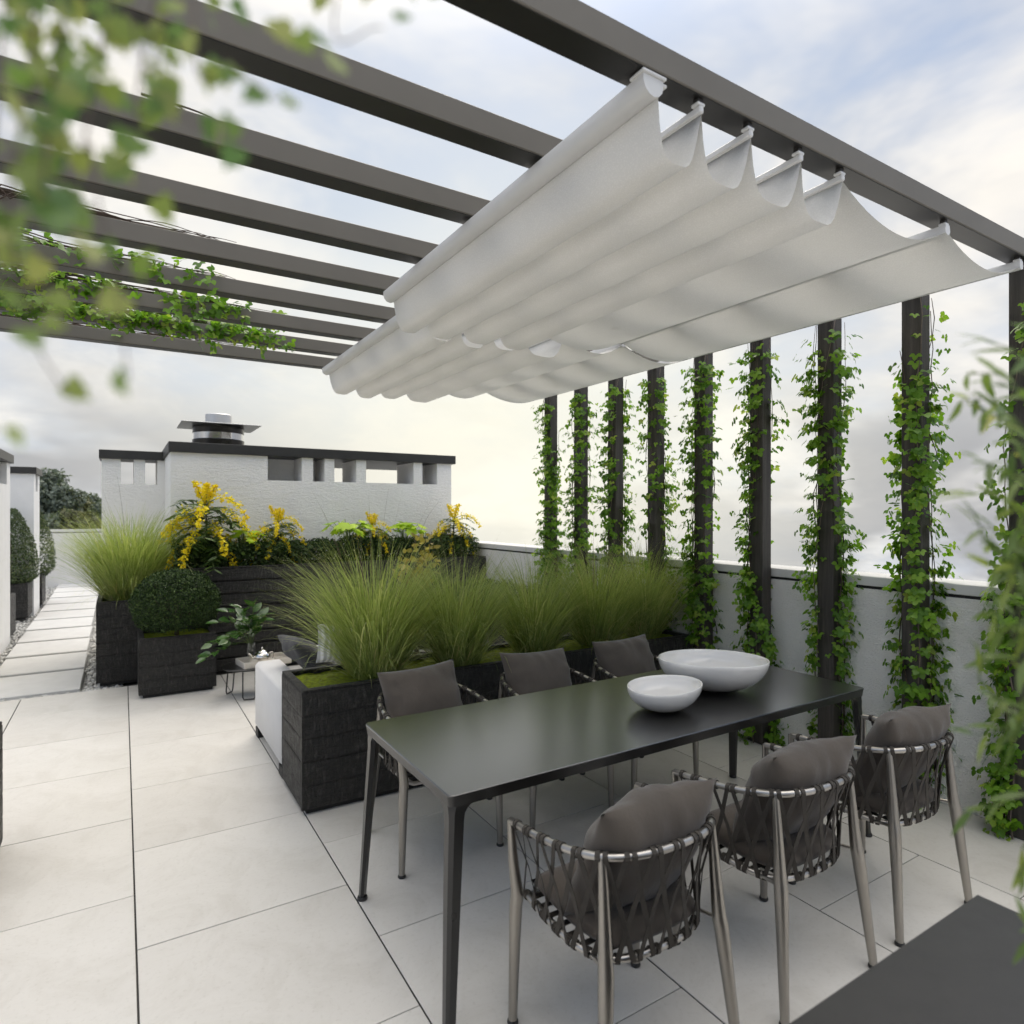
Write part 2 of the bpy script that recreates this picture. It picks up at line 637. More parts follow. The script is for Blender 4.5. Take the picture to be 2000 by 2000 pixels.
M['upholstery'] = simple('upholstery', (.66, .655, .65), .9, var=.03, sheen=.2, bumps=((300, .25, .002, None), (14, .12, .02, None)))
m, nt, p, _ = new_mat('striped')
t_ = nt.nodes.new('ShaderNodeTexCoord')
wv = nt.nodes.new('ShaderNodeTexWave'); wv.inputs['Scale'].default_value = 9; wv.inputs['Distortion'].default_value = 1.2
nt.links.new(t_.outputs['Object'], wv.inputs['Vector'])
nt.links.new(ramp(nt, wv.outputs['Fac'], [(.35, (.74, .74, .74)), (.6, (.42, .42, .43))]), p.inputs['Base Color'])
p.inputs['Roughness'].default_value = .9
M['striped'] = m
# awning cloth: white weave that lets light through
m, nt, p, out = new_mat('awning_cloth')
wv = nt.nodes.new('ShaderNodeTexVoronoi'); wv.inputs['Scale'].default_value = 175
t_ = nt.nodes.new('ShaderNodeTexCoord')
nt.links.new(t_.outputs['Object'], wv.inputs['Vector'])
wr = ramp(nt, wv.outputs['Distance'], [(.12, (.84, .83, .805)), (.50, (.75, .742, .72))])
lg = ramp(nt, tex_noise(nt, 3, 5, .6), [(.3, (.95, .95, .94)), (.7, (1, 1, 1))])
mx = nt.nodes.new('ShaderNodeMix'); mx.data_type, mx.blend_type = 'RGBA', 'MULTIPLY'; mx.inputs[0].default_value = 1
nt.links.new(wr, mx.inputs[6]); nt.links.new(lg, mx.inputs[7])
nt.links.new(mx.outputs[2], p.inputs['Base Color'])
p.inputs['Roughness'].default_value = .85
nt.links.new(bump(nt, wv.outputs['Distance'], .3, .003), p.inputs['Normal'])
tr = nt.nodes.new('ShaderNodeBsdfTranslucent'); tr.inputs['Color'].default_value = (.70, .69, .65, 1)
ms = nt.nodes.new('ShaderNodeMixShader'); ms.inputs[0].default_value = .22
nt.links.new(p.outputs[0], ms.inputs[1]); nt.links.new(tr.outputs[0], ms.inputs[2]); nt.links.new(ms.outputs[0], out.inputs['Surface'])
M['awning_cloth'] = m
M['white_metal'] = simple('white_metal', (.72, .715, .70), .4, var=.03)
M['underside_shade'] = simple('underside_shade', (.016, .015, .013), .38, var=.1, vscale=5)  # near-black: the shade under the beams as a colour
M['slider'] = simple('slider', (.03, .028, .026), .5)
M['silver'] = simple('silver', (.82, .79, .74), .08, 1.0, var=.04)
M['tray'] = simple('tray', (.62, .58, .52), .5, var=.05)
M['glass'], nt, p, _ = new_mat('glass')
p.inputs['Transmission Weight'].default_value = 1
p.inputs['Roughness'].default_value = .02
p.inputs['Base Color'].default_value = (.93, .96, .94, 1)
M['bark'] = simple('bark', (.085, .060, .045), .9, var=.35, vscale=30)
M['twig'] = simple('twig', (.16, .125, .10), .9, var=.35, vscale=25)
M['trunk'] = simple('trunk', (.07, .06, .05), .95, var=.3)
M['stem_green'] = simple('stem_green', (.10, .15, .04), .6, var=.25)
M['vine'] = foliage('vine', [(0, (.06, .14, .012)), (.5, (.14, .28, .025)), (.85, (.24, .40, .05)), (1, (.38, .45, .09))], .38, .42)
M['vine_single'] = foliage('vine_single', [(0, (.07, .16, .014)), (.6, (.15, .29, .026)), (1, (.26, .41, .055))], .36, .32, True)
M['fore_leaf'] = foliage('fore_leaf', [(0, (.10, .19, .08)), (.35, (.16, .24, .08)), (.7, (.24, .29, .10)), (1, (.34, .35, .16))], .5, .45, True)
M['bamboo_leaf'] = foliage('bamboo_leaf', [(0, (.10, .16, .05)), (.7, (.19, .26, .08)), (.93, (.28, .34, .08)), (1, (.48, .46, .08))], .4, .35, True)
M['grass'] = foliage('grass', [(0, (.17, .225, .065)), (.42, (.29, .35, .125)), (.78, (.45, .48, .22)), (.93, (.60, .58, .35)), (1, (.50, .40, .22))], .5, .42)
M['seed'] = foliage('seed', [(0, (.12, .09, .07)), (.6, (.20, .15, .11)), (1, (.30, .26, .17))], .8, .2)
M['box_leaf'] = foliage('box_leaf', [(0, (.012, .026, .008)), (.6, (.030, .060, .015)), (1, (.085, .135, .035))], .6, .12, spec=.25)
M['cone_leaf'] = foliage('cone_leaf', [(0, (.03, .05, .018)), (.6, (.07, .11, .04)), (1, (.15, .18, .08))], .5, .15)
M['flower'] = foliage('flower', [(0, (.78, .57, .012)), (.5, (.86, .70, .02)), (1, (.90, .78, .06))], .6, .25)
M['mahonia'] = foliage('mahonia', [(0, (.025, .06, .010)), (1, (.09, .15, .025))], .4, .2)
M['lime'] = foliage('lime', [(0, (.27, .44, .015)), (1, (.50, .64, .05))], .5, .35)
M['gold_leaf'] = foliage('gold_leaf', [(0, (.22, .19, .03)), (.6, (.42, .34, .06)), (1, (.58, .50, .20))], .5, .3)
M['zz_leaf'] = foliage('zz_leaf', [(0, (.03, .085, .018)), (1, (.075, .15, .035))], .22, .15, True, spec=.6)
M['tree_leaf'] = foliage('tree_leaf', [(0, (.10, .13, .11)), (.6, (.15, .18, .145)), (1, (.21, .24, .19))], .6, .2)
M['tree_leaf_olive'] = foliage('tree_leaf_olive', [(0, (.10, .115, .06)), (1, (.21, .205, .12))], .6, .2)
M['hill'] = simple('hill', (.05, .06, .03), .95, var=.3, vscale=.3)

# ================================================================== SETTING
# ---- roof deck under everything, gravel bed, tiles
struct(obj('roof_deck', MB().box(-6, 4.1, -3, 18, -.30, -.06), M['deck']))

TW = .78
tile_x0, tile_y0 = .0435, 2.683
floor_top = MB().box(-2.6, 3.84, -1.6, 6.80, -.058, -.007)
floor = struct(obj('floor', floor_top, M['grout']))
tile_meshes = {}
for cx in range(-3, 5):
    xa = tile_x0 + cx * TW
    xb = min(xa + TW, 3.838)
    if xb - xa < .05:
        continue
    ya0 = tile_y0 + (TW / 2 if cx % 2 else 0) - 6 * TW
    for ry in range(0, 14):
        ya, yb = ya0 + ry * TW, ya0 + (ry + 1) * TW
        if yb < -.6 or ya > 6.75:
            continue
        yb = min(yb, 6.80)
        key = (round(xb - xa, 3), round(yb - ya, 3))
        if key not in tile_meshes:
            g, g2 = .0032, .0022
            tile_meshes[key] = mesh_of('tile', MB().cbox(g, key[0] - g, g2, key[1] - g2, -.006, .0, .0016), M['tile'])
        t_ = inst('tile', tile_meshes[key], floor, Matrix.Translation((xa, ya, random.uniform(-.0006, .0006))))

path = struct(obj('path', MB().box(-2.2, .4, 6.81, 17.0, -.059, -.045), M['deck']))
slab_me = mesh_of('stepping_stone', MB().cbox(-.37, .37, 0, .84, -.05, .012, .006), M['slab'])
for i in range(11):
    inst('stepping_stone', slab_me, path, Matrix.Translation((-.69 + random.uniform(-.006, .006) - .012 * i, 6.885 + .945 * i, random.uniform(-.002, .002)))
         @ Matrix.Rotation(R(random.uniform(-.3, .3)), 4, 'Z'))

# river pebbles between the slabs
ico = bmesh.new()
bmesh.ops.create_icosphere(ico, subdivisions=1, radius=1)
ico_v = np.array([v.co[:] for v in ico.verts]); ico_f = [[v.index for v in f_.verts] for f_ in ico.faces]
ico.free()
pl = []
while len(pl) < 7000:
    x, y = random.uniform(-1.6, .0), 6.83 + 10.1 * random.random() ** 1.6
    if -1.09 - .012 * (y - 6.9) < x < -.29 - .012 * (y - 6.9):
        k = (y - 6.885) % .945
        if k < .80 and y > 6.9:
            continue
    pl.append((x, y))
n = len(pl)
pl = np.array(pl)
sz = rng.uniform(.013, .027, (n, 1)) * np.array([[1, .8, .55]]) * rng.uniform(.8, 1.25, (n, 3))
Rm = rand_rots(n, np.tile([0, 0, 1.0], (n, 1)), .25) * sz[:, None, :]
locs = np.column_stack([pl, rng.uniform(-.042, -.018, n)])
pb = mesh_obj('pebbles', batch_mesh('pebbles', ico_v, ico_f, Rm, locs, M['pebble'], True))
tag(pb, 'pale river pebbles filling the gaps between the stepping slabs', 'pebbles', kind='stuff')


# ---- parapet walls
def parapet(name, label, x0, x1, y0, y1, face):
    t = thing(name, label, 'wall', ((x0 + x1) / 2, (y0 + y1) / 2, -.05))
    obj('wall_body', MB().box(x0, x1, y0, y1, -.05, 1.136), M['stucco'], t)
    e = .012
    obj('shadow_gap', MB().box(x0 + e, x1 - e, y0 + e, y1 - e, 1.136, 1.154), M['black_gap'], t)
    obj('coping', MB().cbox(x0 - .006, x1 + .006, y0 - .006, y1 + .006, 1.154, 1.212, .004), M['coping'], t)
    return t


parapet('parapet_wall', 'low white stucco parapet wall behind the vine covered posts', 3.84, 4.10, -1.6, 9.4, 'x')
parapet('parapet_wall', 'low white parapet closing the far end of the stepping slab path', -3.5, 1.2, 17.02, 17.25, 'y')

# ---- white chimney block with a dark flat cap
B = thing('chimney_block', 'long white stucco chimney block with dark flat cap and row of openings', 'building', (2.0, 7.7, 0))
yf, yb, zo, zt = 7.45, 8.02, 1.955, 2.225
XL, XR = .425, 3.66
obj('wall', MB().box(XL, XR, yf, yb, -.05, zo), M['trowel'], B)
opens = [(1.384, 1.757), (1.884, 2.016), (2.130, 2.395), (2.515, 3.134), (3.253, 3.46)]
edges = [XL] + [e for o_ in opens for e in o_] + [XR]
for i in range(0, len(edges), 2):
    obj('pier', MB().box(edges[i], edges[i + 1], yf, yb, zo, zt), M['trowel'], B)
for i in (0, 1, 4):
    obj('back_panel', MB().box(opens[i][0], opens[i][1], yb - .17, yb - .02, zo, zt), M['trowel'], B)
obj('roof_cap', MB().cbox(XL - .02, XR + .05, yf - .035, 9.0, zt, 2.333, .004), M['cap'], B)
W = thing('chimney_wing', 'set back white stucco wing with two small see through openings', 'building', (.1, 8.7, 0))
obj('wall', MB().box(-.20, .425, 8.5, 8.98, -.05, 1.92), M['trowel'], W)
for xa, xb in ((-.20, -.018), (.113, .225), (.349, .425)):
    obj('pier', MB().box(xa, xb, 8.5, 8.98, 1.92, 2.205), M['trowel'], W)
obj('roof_cap', MB().cbox(-.225, .404, 8.465, 9.0, 2.205, 2.305, .004), M['cap'], W)
obj('side_wall', MB().box(.425, .62, 8.022, 8.98, -.05, 2.2245), M['trowel'], B)

# roof vent on the block
Vt = thing('roof_vent', 'polished steel drum vent with square plate on the chimney block', 'vent', (.93, 7.86, 2.333))
obj('drum', MB().lathe([(.255, 0), (.262, .0), (.262, .225), (.20, .227)], (.93, 7.86, 2.333), 40), M['steel'], Vt, 30)
obj('base_reflection', MB().lathe([(.263, 0.0005), (.272, .0005), (.272, .075), (.263, .080)], (.93, 7.86, 2.333), 40), M['dark_reflection'], Vt, 30)  # added dark ring, paints the dark reflection low on the drum
obj('top_reflection', MB().lathe([(.263, .150), (.268, .155), (.268, .226), (.263, .2265)], (.93, 7.86, 2.333), 40), M['dark_reflection'], Vt, 30)  # added dark ring, paints the dark reflection below the plate
obj('plate', MB().cbox(.93 - .40, .93 + .40, 7.86 - .36, 7.86 + .36, 2.562, 2.570, .002), M['plate'], Vt)
obj('outlet', MB().lathe([(.118, 0), (.138, 0), (.138, .125), (.128, .132), (.120, .132), (.120, .03)], (.93, 7.86, 2.571), 32), M['plate'], Vt, 30)

# ---- white blocks on the left of the path
for (xa, ya, yb_, lab) in ((-3.2, 7.4, 9.93, 'white wall block with dark cap cut by the left picture edge'),
                           (-3.2, 12.4, 13.2, 'narrow white wall block with dark cap farther along the path')):
    t = thing('wall_block', lab, 'building', (-2.2, (ya + yb_) / 2, 0))
    obj('wall', MB().box(xa, -1.185, ya, yb_, -.05, 1.93), M['plaster'], t)
    k = 0
    y = ya
    while y < yb_ - .3:
        obj('pier', MB().box(xa, -1.185, y, y + .26, 1.93, 2.20), M['plaster'], t)
        y += (yb_ - ya - .26) / (2 if yb_ - ya > 1 else 1)
    obj('pier', MB().box(xa, -1.185, yb_ - .26, yb_, 1.93, 2.1995), M['plaster'], t)
    obj('roof_cap', MB().cbox(xa, -1.15, ya - .035, yb_ + .035, 2.201, 2.305, .004), M['cap'], t)

# ---- pergola: nine portals of post and beam
BY = [1.266 + .505 * k for k in range(9)]
P = thing('pergola', 'taupe metal pergola of nine long beams on dark posts', 'pergola', (3.78, 3.3, 0))
beam_me = mesh_of('beam', MB().cbox(-3.2, 3.828, 0, .094, 2.81, 2.892, .003), M['beam'])
post_me = mesh_of('post', MB().cbox(3.73, 3.824, 0, .105, .002, 2.8095, .004), M['post'])
underside_shade_me = mesh_of('underside_shade', MB().cbox(-3.19, 3.729, .005, .089, 2.8072, 2.8098, .0006), M['underside_shade'])  # added thin strip that paints the beam's underside in shade
for y in BY:
    bo = inst('beam', beam_me, P, Matrix.Translation((0, y, 0)))
    tr_ = bpy.data.objects.new('underside_shade', underside_shade_me)
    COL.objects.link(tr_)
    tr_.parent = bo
    inst('post', post_me, P, Matrix.Translation((0, y, 0)))

# ---- retractable awnings, two bays
NEAR_RODS = [1.263, 1.436, 1.658, 1.913, 2.152, 2.897, 3.607]
FAR_RODS = [1.470, 1.675, 1.887, 2.120, 2.445, 2.950, 3.607]
SAG = [.170, .172, .168, .165, .095, .085]


def awning(y0, y1, RODX, label, seed):
    rr = random.Random(seed)
    t = thing('awning', label, 'awning', (2.4, (y0 + y1) / 2, 2.78), 'folded shade awnings')
    zr = 2.772
    prof = []
    for i in range(6):
        xa, xb, s = RODX[i], RODX[i + 1], SAG[i] * rr.uniform(.96, 1.04)
        tl = .54 if i < 4 else .54
        nseg = 14
        for k in range(nseg):
            q = k / nseg
            c_ = (tl - q) / tl if q < tl else (q - tl) / (1 - tl)
            z = -s * (1 - c_ ** (4.2 if i < 4 else 2.0))
            prof.append((xa + (xb - xa) * q, zr - .012 + z))
    prof.append((RODX[6], zr - .012))
    ny = 28

    def fn(a_, b_):
        i = round(a_ * (len(prof) - 1))
        x, z = prof[i]
        nn = noise.noise((x * 3, b_ * 5 + seed, 0)) * .0018
        dep = (zr - .012 - z)
        return (x + nn * .6, y0 + (y1 - y0) * b_ + (.012 * dep / .15 if b_ == 0 else 0), z + nn * min(1, dep / .05))
    obj('cloth', MB().grid(fn, len(prof) - 1, ny), M['awning_cloth'], t, 180, fix=False)
    # front bar: half round box profile
    bx_ = RODX[0] - 1.263
    bar = [(1.205, 2.795), (1.205, 2.775), (1.212, 2.758), (1.226, 2.745), (1.246, 2.741), (1.264, 2.748), (1.276, 2.762), (1.279, 2.795)]
    bar = [(x + bx_, z) for x, z in bar]
    obj('front_bar', MB().extrude(bar, 1, y0 - .005, y1), M['white_metal'], t, 35)
    obj('front_lip', MB().cbox(1.198 + bx_, 1.286 + bx_, y0 - .012, y0 + .045, 2.7955, 2.8045, .002), M['white_metal'], t)
    for i, x in enumerate(RODX[1:]):
        if i < 4:
            obj('rod', MB().cbox(x - .009, x + .009, y0 - .004, y1, zr - .010, zr + .012, .004), M['white_metal'], t)
        else:
            prf = [(x - .020, zr - .010), (x - .016, zr - .024), (x, zr - .030), (x + .016, zr - .024), (x + .020, zr - .010), (x + .014, zr + .012), (x - .014, zr + .012)]
            obj('rod', MB().extrude(prf, 1, y0 - .004, y1), M['white_metal'], t, 35)
    for x in RODX:
        for ys in (y0 + .012, y1 - .05):
            w_ = .015 if x > RODX[0] + .01 else .034
            obj('glider', MB().cbox(x - w_, x + w_, ys - .014, ys + .014, zr + .0125, zr + .022, .002), M['white_metal'], t)
            obj('runner', MB().cbox(x - w_ * .7, x + w_ * .7, ys - .010, ys + .010, zr + .0222, zr + .0350, .001), M['slider'], t)
    return t


awning(1.278, 3.285, NEAR_RODS, 'pleated white shade awning above the dining table', 3)
awning(3.318, 5.30, FAR_RODS, 'second pleated white shade awning farther back by the chimney block', 8)


# ---- planters of scorched boards
def planter(label, x0, x1, y0, y1, z0, z1, board=.118, group=None, rim=.045, moss=True, faces='xyXY', name='planter', legs=True, gap=.0007):
    t = thing(name, label, 'planter', ((x0 + x1) / 2, (y0 + y1) / 2, 0), group)
    th = .028
    nb = max(2, round((z1 - z0) / board))
    h = (z1 - z0) / nb
    for k in range(nb):
        za, zb = z0 + k * h + gap, z0 + (k + 1) * h - gap
        j = lambda: random.uniform(-.0018, .0018)
        a_ = j()
        if 'y' in faces:
            obj('board', rough_board(x0, x1, y0 + a_, y0 + th, za, zb, 'y', .008 if gap > .002 else .003), M['charred'], t)
        a_ = j()
        if 'Y' in faces:
            obj('board', MB().cbox(x0, x1, y1 - th, y1 + a_, za, zb, .004), M['charred'], t)
        a_ = j()
        if 'x' in faces:
            obj('board', rough_board(x0 + a_, x0 + th, y0 + th + .0005, y1 - th - .0005, za, zb, 'x'), M['charred'], t)
        a_ = j()
        if 'X' in faces:
            obj('board', MB().cbox(x1 - th, x1 + a_, y0 + th + .0005, y1 - th - .0005, za, zb, .004), M['charred'], t)
    e = .0005
    obj('rim', MB().cbox(x0 + .002, x1 - .002, y0 + .002, y0 + rim, z1 + e, z1 + .014, .003), M['charred'], t)
    obj('rim', MB().cbox(x0 + .002, x1 - .002, y1 - rim, y1 - .002, z1 + e, z1 + .014, .003), M['charred'], t)
    obj('rim', MB().cbox(x0 + .002, x0 + rim, y0 + rim + e, y1 - rim - e, z1 + e, z1 + .0135, .003), M['charred'], t)
    obj('rim', MB().cbox(x1 - rim, x1 - .002, y0 + rim + e, y1 - rim - e, z1 + e, z1 + .0135, .003), M['charred'], t)
    if legs:
        obj('plinth', MB().box(x0 + .03, x1 - .03, y0 + .03, y1 - .03, .001, z0 - .001), M['black_gap'], t)

    def fn(a_, b_):
        x, y = x0 + th + (x1 - x0 - 2 * th) * a_, y0 + th + (y1 - y0 - 2 * th) * b_
        return (x, y, z1 - .020 + .016 * noise.noise((x * 9, y * 9, 1)) + .008 * noise.noise((x * 30, y * 30, 5)))
    nx, ny = max(6, int((x1 - x0) / .03)), max(6, int((y1 - y0) / .03))
    mo = obj('moss', MB().grid(fn, min(nx, 90), min(ny, 40)), M['moss'] if moss else M['soil'], t, 180, fix=False)
    mo['kind'] = 'stuff'
    return t


def rough_board(x0, x1, y0, y1, z0, z1, axis, ch=.003):
    """scorched plank: chamfered, with a slightly wavering face"""
    mb = MB()
    L = (x1 - x0) if axis == 'y' else (y1 - y0)
    n = max(3, min(14, int(L / .16)))
    s = random.uniform(0, 50)
    rows = [(0, ch), (.08, 0), (.5, .0), (.92, 0), (1, ch)]
    vs_, fs = [], []
    for i in range(n + 1):
        q = i / n
        for (r_, inn) in rows:
            w_ = .0028 * noise.noise((q * L * 4 + s, r_ * 3, s))
            zz = z0 + (z1 - z0) * r_ + (.0016 * noise.noise((q * L * 5, s, r_)) if r_ in (0, 1) else 0) * (1 if r_ == 0 else -1)
            if axis == 'y':
                vs_.append((x0 + L * q, y0 + inn + w_, zz))
            else:
                vs_.append((x0 + inn + w_, y0 + L * q, zz))
        for zz in (z1, z0):
            vs_.append((x0 + L * q, y1, zz) if axis == 'y' else (x1, y0 + L * q, zz))
    m_ = len(rows) + 2
    for i in range(n):
        for k in range(m_):
            k2 = (k + 1) % m_
            fs.append((i * m_ + k, (i + 1) * m_ + k, (i + 1) * m_ + k2, i * m_ + k2))
    fs.append(tuple(range(m_)))
    fs.append(tuple(n * m_ + k for k in range(m_)))
    return mb.add(vs_, fs)


planter('long low scorched timber planter behind the dining chairs, holding a row of grasses', .80, 3.70, 3.39, 3.89, .03, .648, .124)
planter('tall wide scorched board planter under the chimney block with yellow flowers', .389, 3.83, 6.82, 7.40, .02, 1.04, .128, moss=False, gap=.0035)
planter('square scorched timber planter holding the clipped ball shrub', .118, .722, 6.25, 6.80, .03, .498, .118)
planter('tall scorched timber planter beside the path with a tall grass', -.205, .375, 6.90, 7.90, .03, .760, .122)
planter('scorched planter with low hedge along the right parapet', 3.18, 3.72, 4.02, 6.60, .03, .60, .118, moss=False, faces='xy')
planter('small dark planter with the cone shrub beside the far wall block', -1.78, -1.20, 11.8, 12.37, .03, .52, .12)
planter('small dark planter just behind the left wall block', -1.78, -1.20, 9.96, 10.56, .03, .52, .12)
planter('narrow dark planter behind the far white wall block', -1.75, -1.16, 13.3, 13.9, .03, .52, .12)
planter('dark planter edge at the left picture border in front of the path', -1.20, -.488, 3.30, 3.86, .03, .585, .12)


# ================================================================== FURNITURE
# ---- dining table
TX0, TX1, TY0, TY1, TZ = .850, 3.130, 1.742, 2.540, .730
T = thing('dining_table', 'long matt black metal dining table with thin top and slim legs', 'table', (1.99, 2.14, 0))


def round_rect(x0, x1, y0, y1, r, n=5):
    pts = []
    for cx, cy, a0 in ((x1 - r, y1 - r, 0), (x0 + r, y1 - r, 90), (x0 + r, y0 + r, 180), (x1 - r, y0 + r, 270)):
        for k in range(n + 1):
            a_ = R(a0 + 90 * k / n)
            pts.append((cx + r * math.cos(a_), cy + r * math.sin(a_)))
    return pts


top = MB()
r0 = round_rect(TX0, TX1, TY0, TY1, .022)
r1 = round_rect(TX0 + .0025, TX1 - .0025, TY0 + .0025, TY1 - .0025, .0195)
r2 = round_rect(TX0 + .006, TX1 - .006, TY0 + .006, TY1 - .006, .018)
nr = len(r0)
vs_ = [(x, y, TZ) for x, y in r1] + [(x, y, TZ - .0025) for x, y in r0] + [(x, y, TZ - .006) for x, y in r0]
fs = [tuple(range(nr))] + [(k + o_, (k + 1) % nr + o_, nr + (k + 1) % nr + o_, nr + k + o_) for o_ in (0, nr) for k in range(nr)] + [tuple(range(3 * nr - 1, 2 * nr - 1, -1))]
obj('table_top', top.add(vs_, fs), M['table_plate'], T, 40)
apron = MB()
r3 = round_rect(TX0 + .001, TX1 - .001, TY0 + .001, TY1 - .001, .021)
vs_ = [(x, y, TZ - .0062) for x, y in r3] + [(x, y, TZ - .040) for x, y in r2]
fs = [tuple(range(nr))] + [(k, (k + 1) % nr, nr + (k + 1) % nr, nr + k) for k in range(nr)] + [tuple(range(2 * nr - 1, nr - 1, -1))]
obj('apron', apron.add(vs_, fs), M['table_black'], T, 40)
for sx in (0, 1):
    for sy in (0, 1):
        cx, cy = (TX0, TX1)[sx], (TY0, TY1)[sy]
        dx, dy = (1, -1)[sx], (1, -1)[sy]
        # profile: angle leg, wide gusset under the apron, splaying outward a little to the foot
        lv, lf = [], []
        levels = [(TZ - .040, .075, .0), (TZ - .050, .060, .001), (TZ - .065, .050, .001), (TZ - .09, .046, .002), (.40, .040, -.010), (.016, .030, -.026)]
        for z, w_, o_ in levels:
            x_, y_ = cx + dx * (.006 + o_), cy + dy * (.006 + o_)
            b = w_ * .28
            for px_, py_ in ((b, 0), (w_, 0), (w_, w_ * .45), (w_ * .45, w_), (0, w_), (0, b)):
                lv.append((x_ + dx * px_, y_ + dy * py_, z))
        for i in range(len(levels) - 1):
            for k in range(6):
                lf.append((i * 6 + k, i * 6 + (k + 1) % 6, i * 6 + 6 + (k + 1) % 6, i * 6 + 6 + k))
        lf += [tuple(range(6)), tuple(range(len(lv) - 6, len(lv)))]
        lg = obj('leg', MB().add(lv, lf), M['table_black'], T, 35)
        fx, fy = cx + dx * (-.020 + .014), cy + dy * (-.020 + .014)
        obj('foot', MB().lathe([(.019, .0005), (.021, .003), (.021, .010), (.018, .0155)], (fx, fy, 0), 16), M['foot'], lg, 40)


# ---- bowls
def bowl(label, x, y, rad, h, seed):
    def warp(q, a_, r):
        k = 1 + .035 * math.cos(2 * a_ + seed) + .02 * math.cos(3 * a_ + seed * 2)
        zz = q[2] + (.012 * math.cos(a_ + seed) * (r / rad) ** 2)
        return (x + (q[0] - x) * k, y + (q[1] - y) * k, zz)
    outer = [(rad * .16, 0), (rad * .20, .004)]
    n = 14
    prof = [(rad * .05, 0), (rad * .17, 0), (rad * .19, .003)]
    for k in range(1, n + 1):
        a_ = math.pi / 2 * k / n
        prof.append((rad * (.19 + .81 * math.sin(a_) ** .92), .003 + (h - .003) * (1 - math.cos(a_)) ** .92))
    prof += [(rad - .002, h + .003), (rad - .006, h + .001)]
    for k in range(n - 1, 0, -1):
        a_ = math.pi / 2 * k / n
        prof.append(((rad - .008) * (.10 + .90 * math.sin(a_) ** .92), .014 + (h - .016) * (1 - math.cos(a_)) ** .95))
    prof.append((.004, .013))
    o = obj('bowl', MB().lathe(prof, (x, y, TZ + .0005), 56, warp), M['ceramic'], None, 180)
    return tag(o, label, 'bowl')


bowl('large wide white glazed bowl on the black dining table', 2.47, 2.13, .252, .150, 1.9)
bowl('small white glazed bowl in front of the larger bowl on the table', 2.03, 2.015, .160, .108, .4)


# ---- pillows and cushions
def pillow(w, h, t, seed, n=26, pinch=.07, wr=.015):
    """stuffed square cushion in the local xz plane, thickness along y, centred"""
    mb = MB()
    rr = random.Random(seed)
    ph = [rr.uniform(0, 6) for _ in range(8)]

    def pt(u, v, side):
        s, q = u * 2 - 1, v * 2 - 1
        x = w / 2 * s * (1 - pinch * (1 - q * q) * abs(s) ** 3)
        z = h / 2 * q * (1 - pinch * (1 - s * s) * abs(q) ** 3)
        th = max(0, (1 - abs(s) ** 2.3)) ** .6 * max(0, (1 - abs(q) ** 2.3)) ** .6
        edge = max(abs(s), abs(q)) ** 2
        # gathers that run in from the seams
        g = math.sin(x * 70 + ph[0] + 3 * noise.noise((x * 9, z * 9, ph[1]))) * abs(q) ** 2 * (1 - abs(q) ** 8) + \
            math.sin(z * 64 + ph[2] + 3 * noise.noise((x * 8, z * 8, ph[3]))) * abs(s) ** 2 * (1 - abs(s) ** 8)
        g2 = noise.noise((x * 7 + ph[4], z * 7, side * 3)) * 1.6
        d = t / 2 * th + wr * (g * edge * .8 + g2) * min(1, th * 2.2)
        return (x, side * max(d, 0), z)
    for side in (-1, 1):
        mb.grid(lambda a_, b_: pt(a_, b_, side), n, n)
    # sew the two halves along the border
    return mb


def weld(me):
    bm = bmesh.new()
    bm.from_mesh(me)
    bmesh.ops.remove_doubles(bm, verts=bm.verts, dist=.0008)
    bmesh.ops.recalc_face_normals(bm, faces=bm.faces)
    bm.to_mesh(me)
    bm.free()
    me.polygons.foreach_set('use_smooth', [True] * len(me.polygons))


def pillow_mesh(name, w, h, t, seed, mat, **kw):
    me = mesh_of(name, pillow(w, h, t, seed, **kw), mat, 180, fix=False)
    weld(me)
    return me


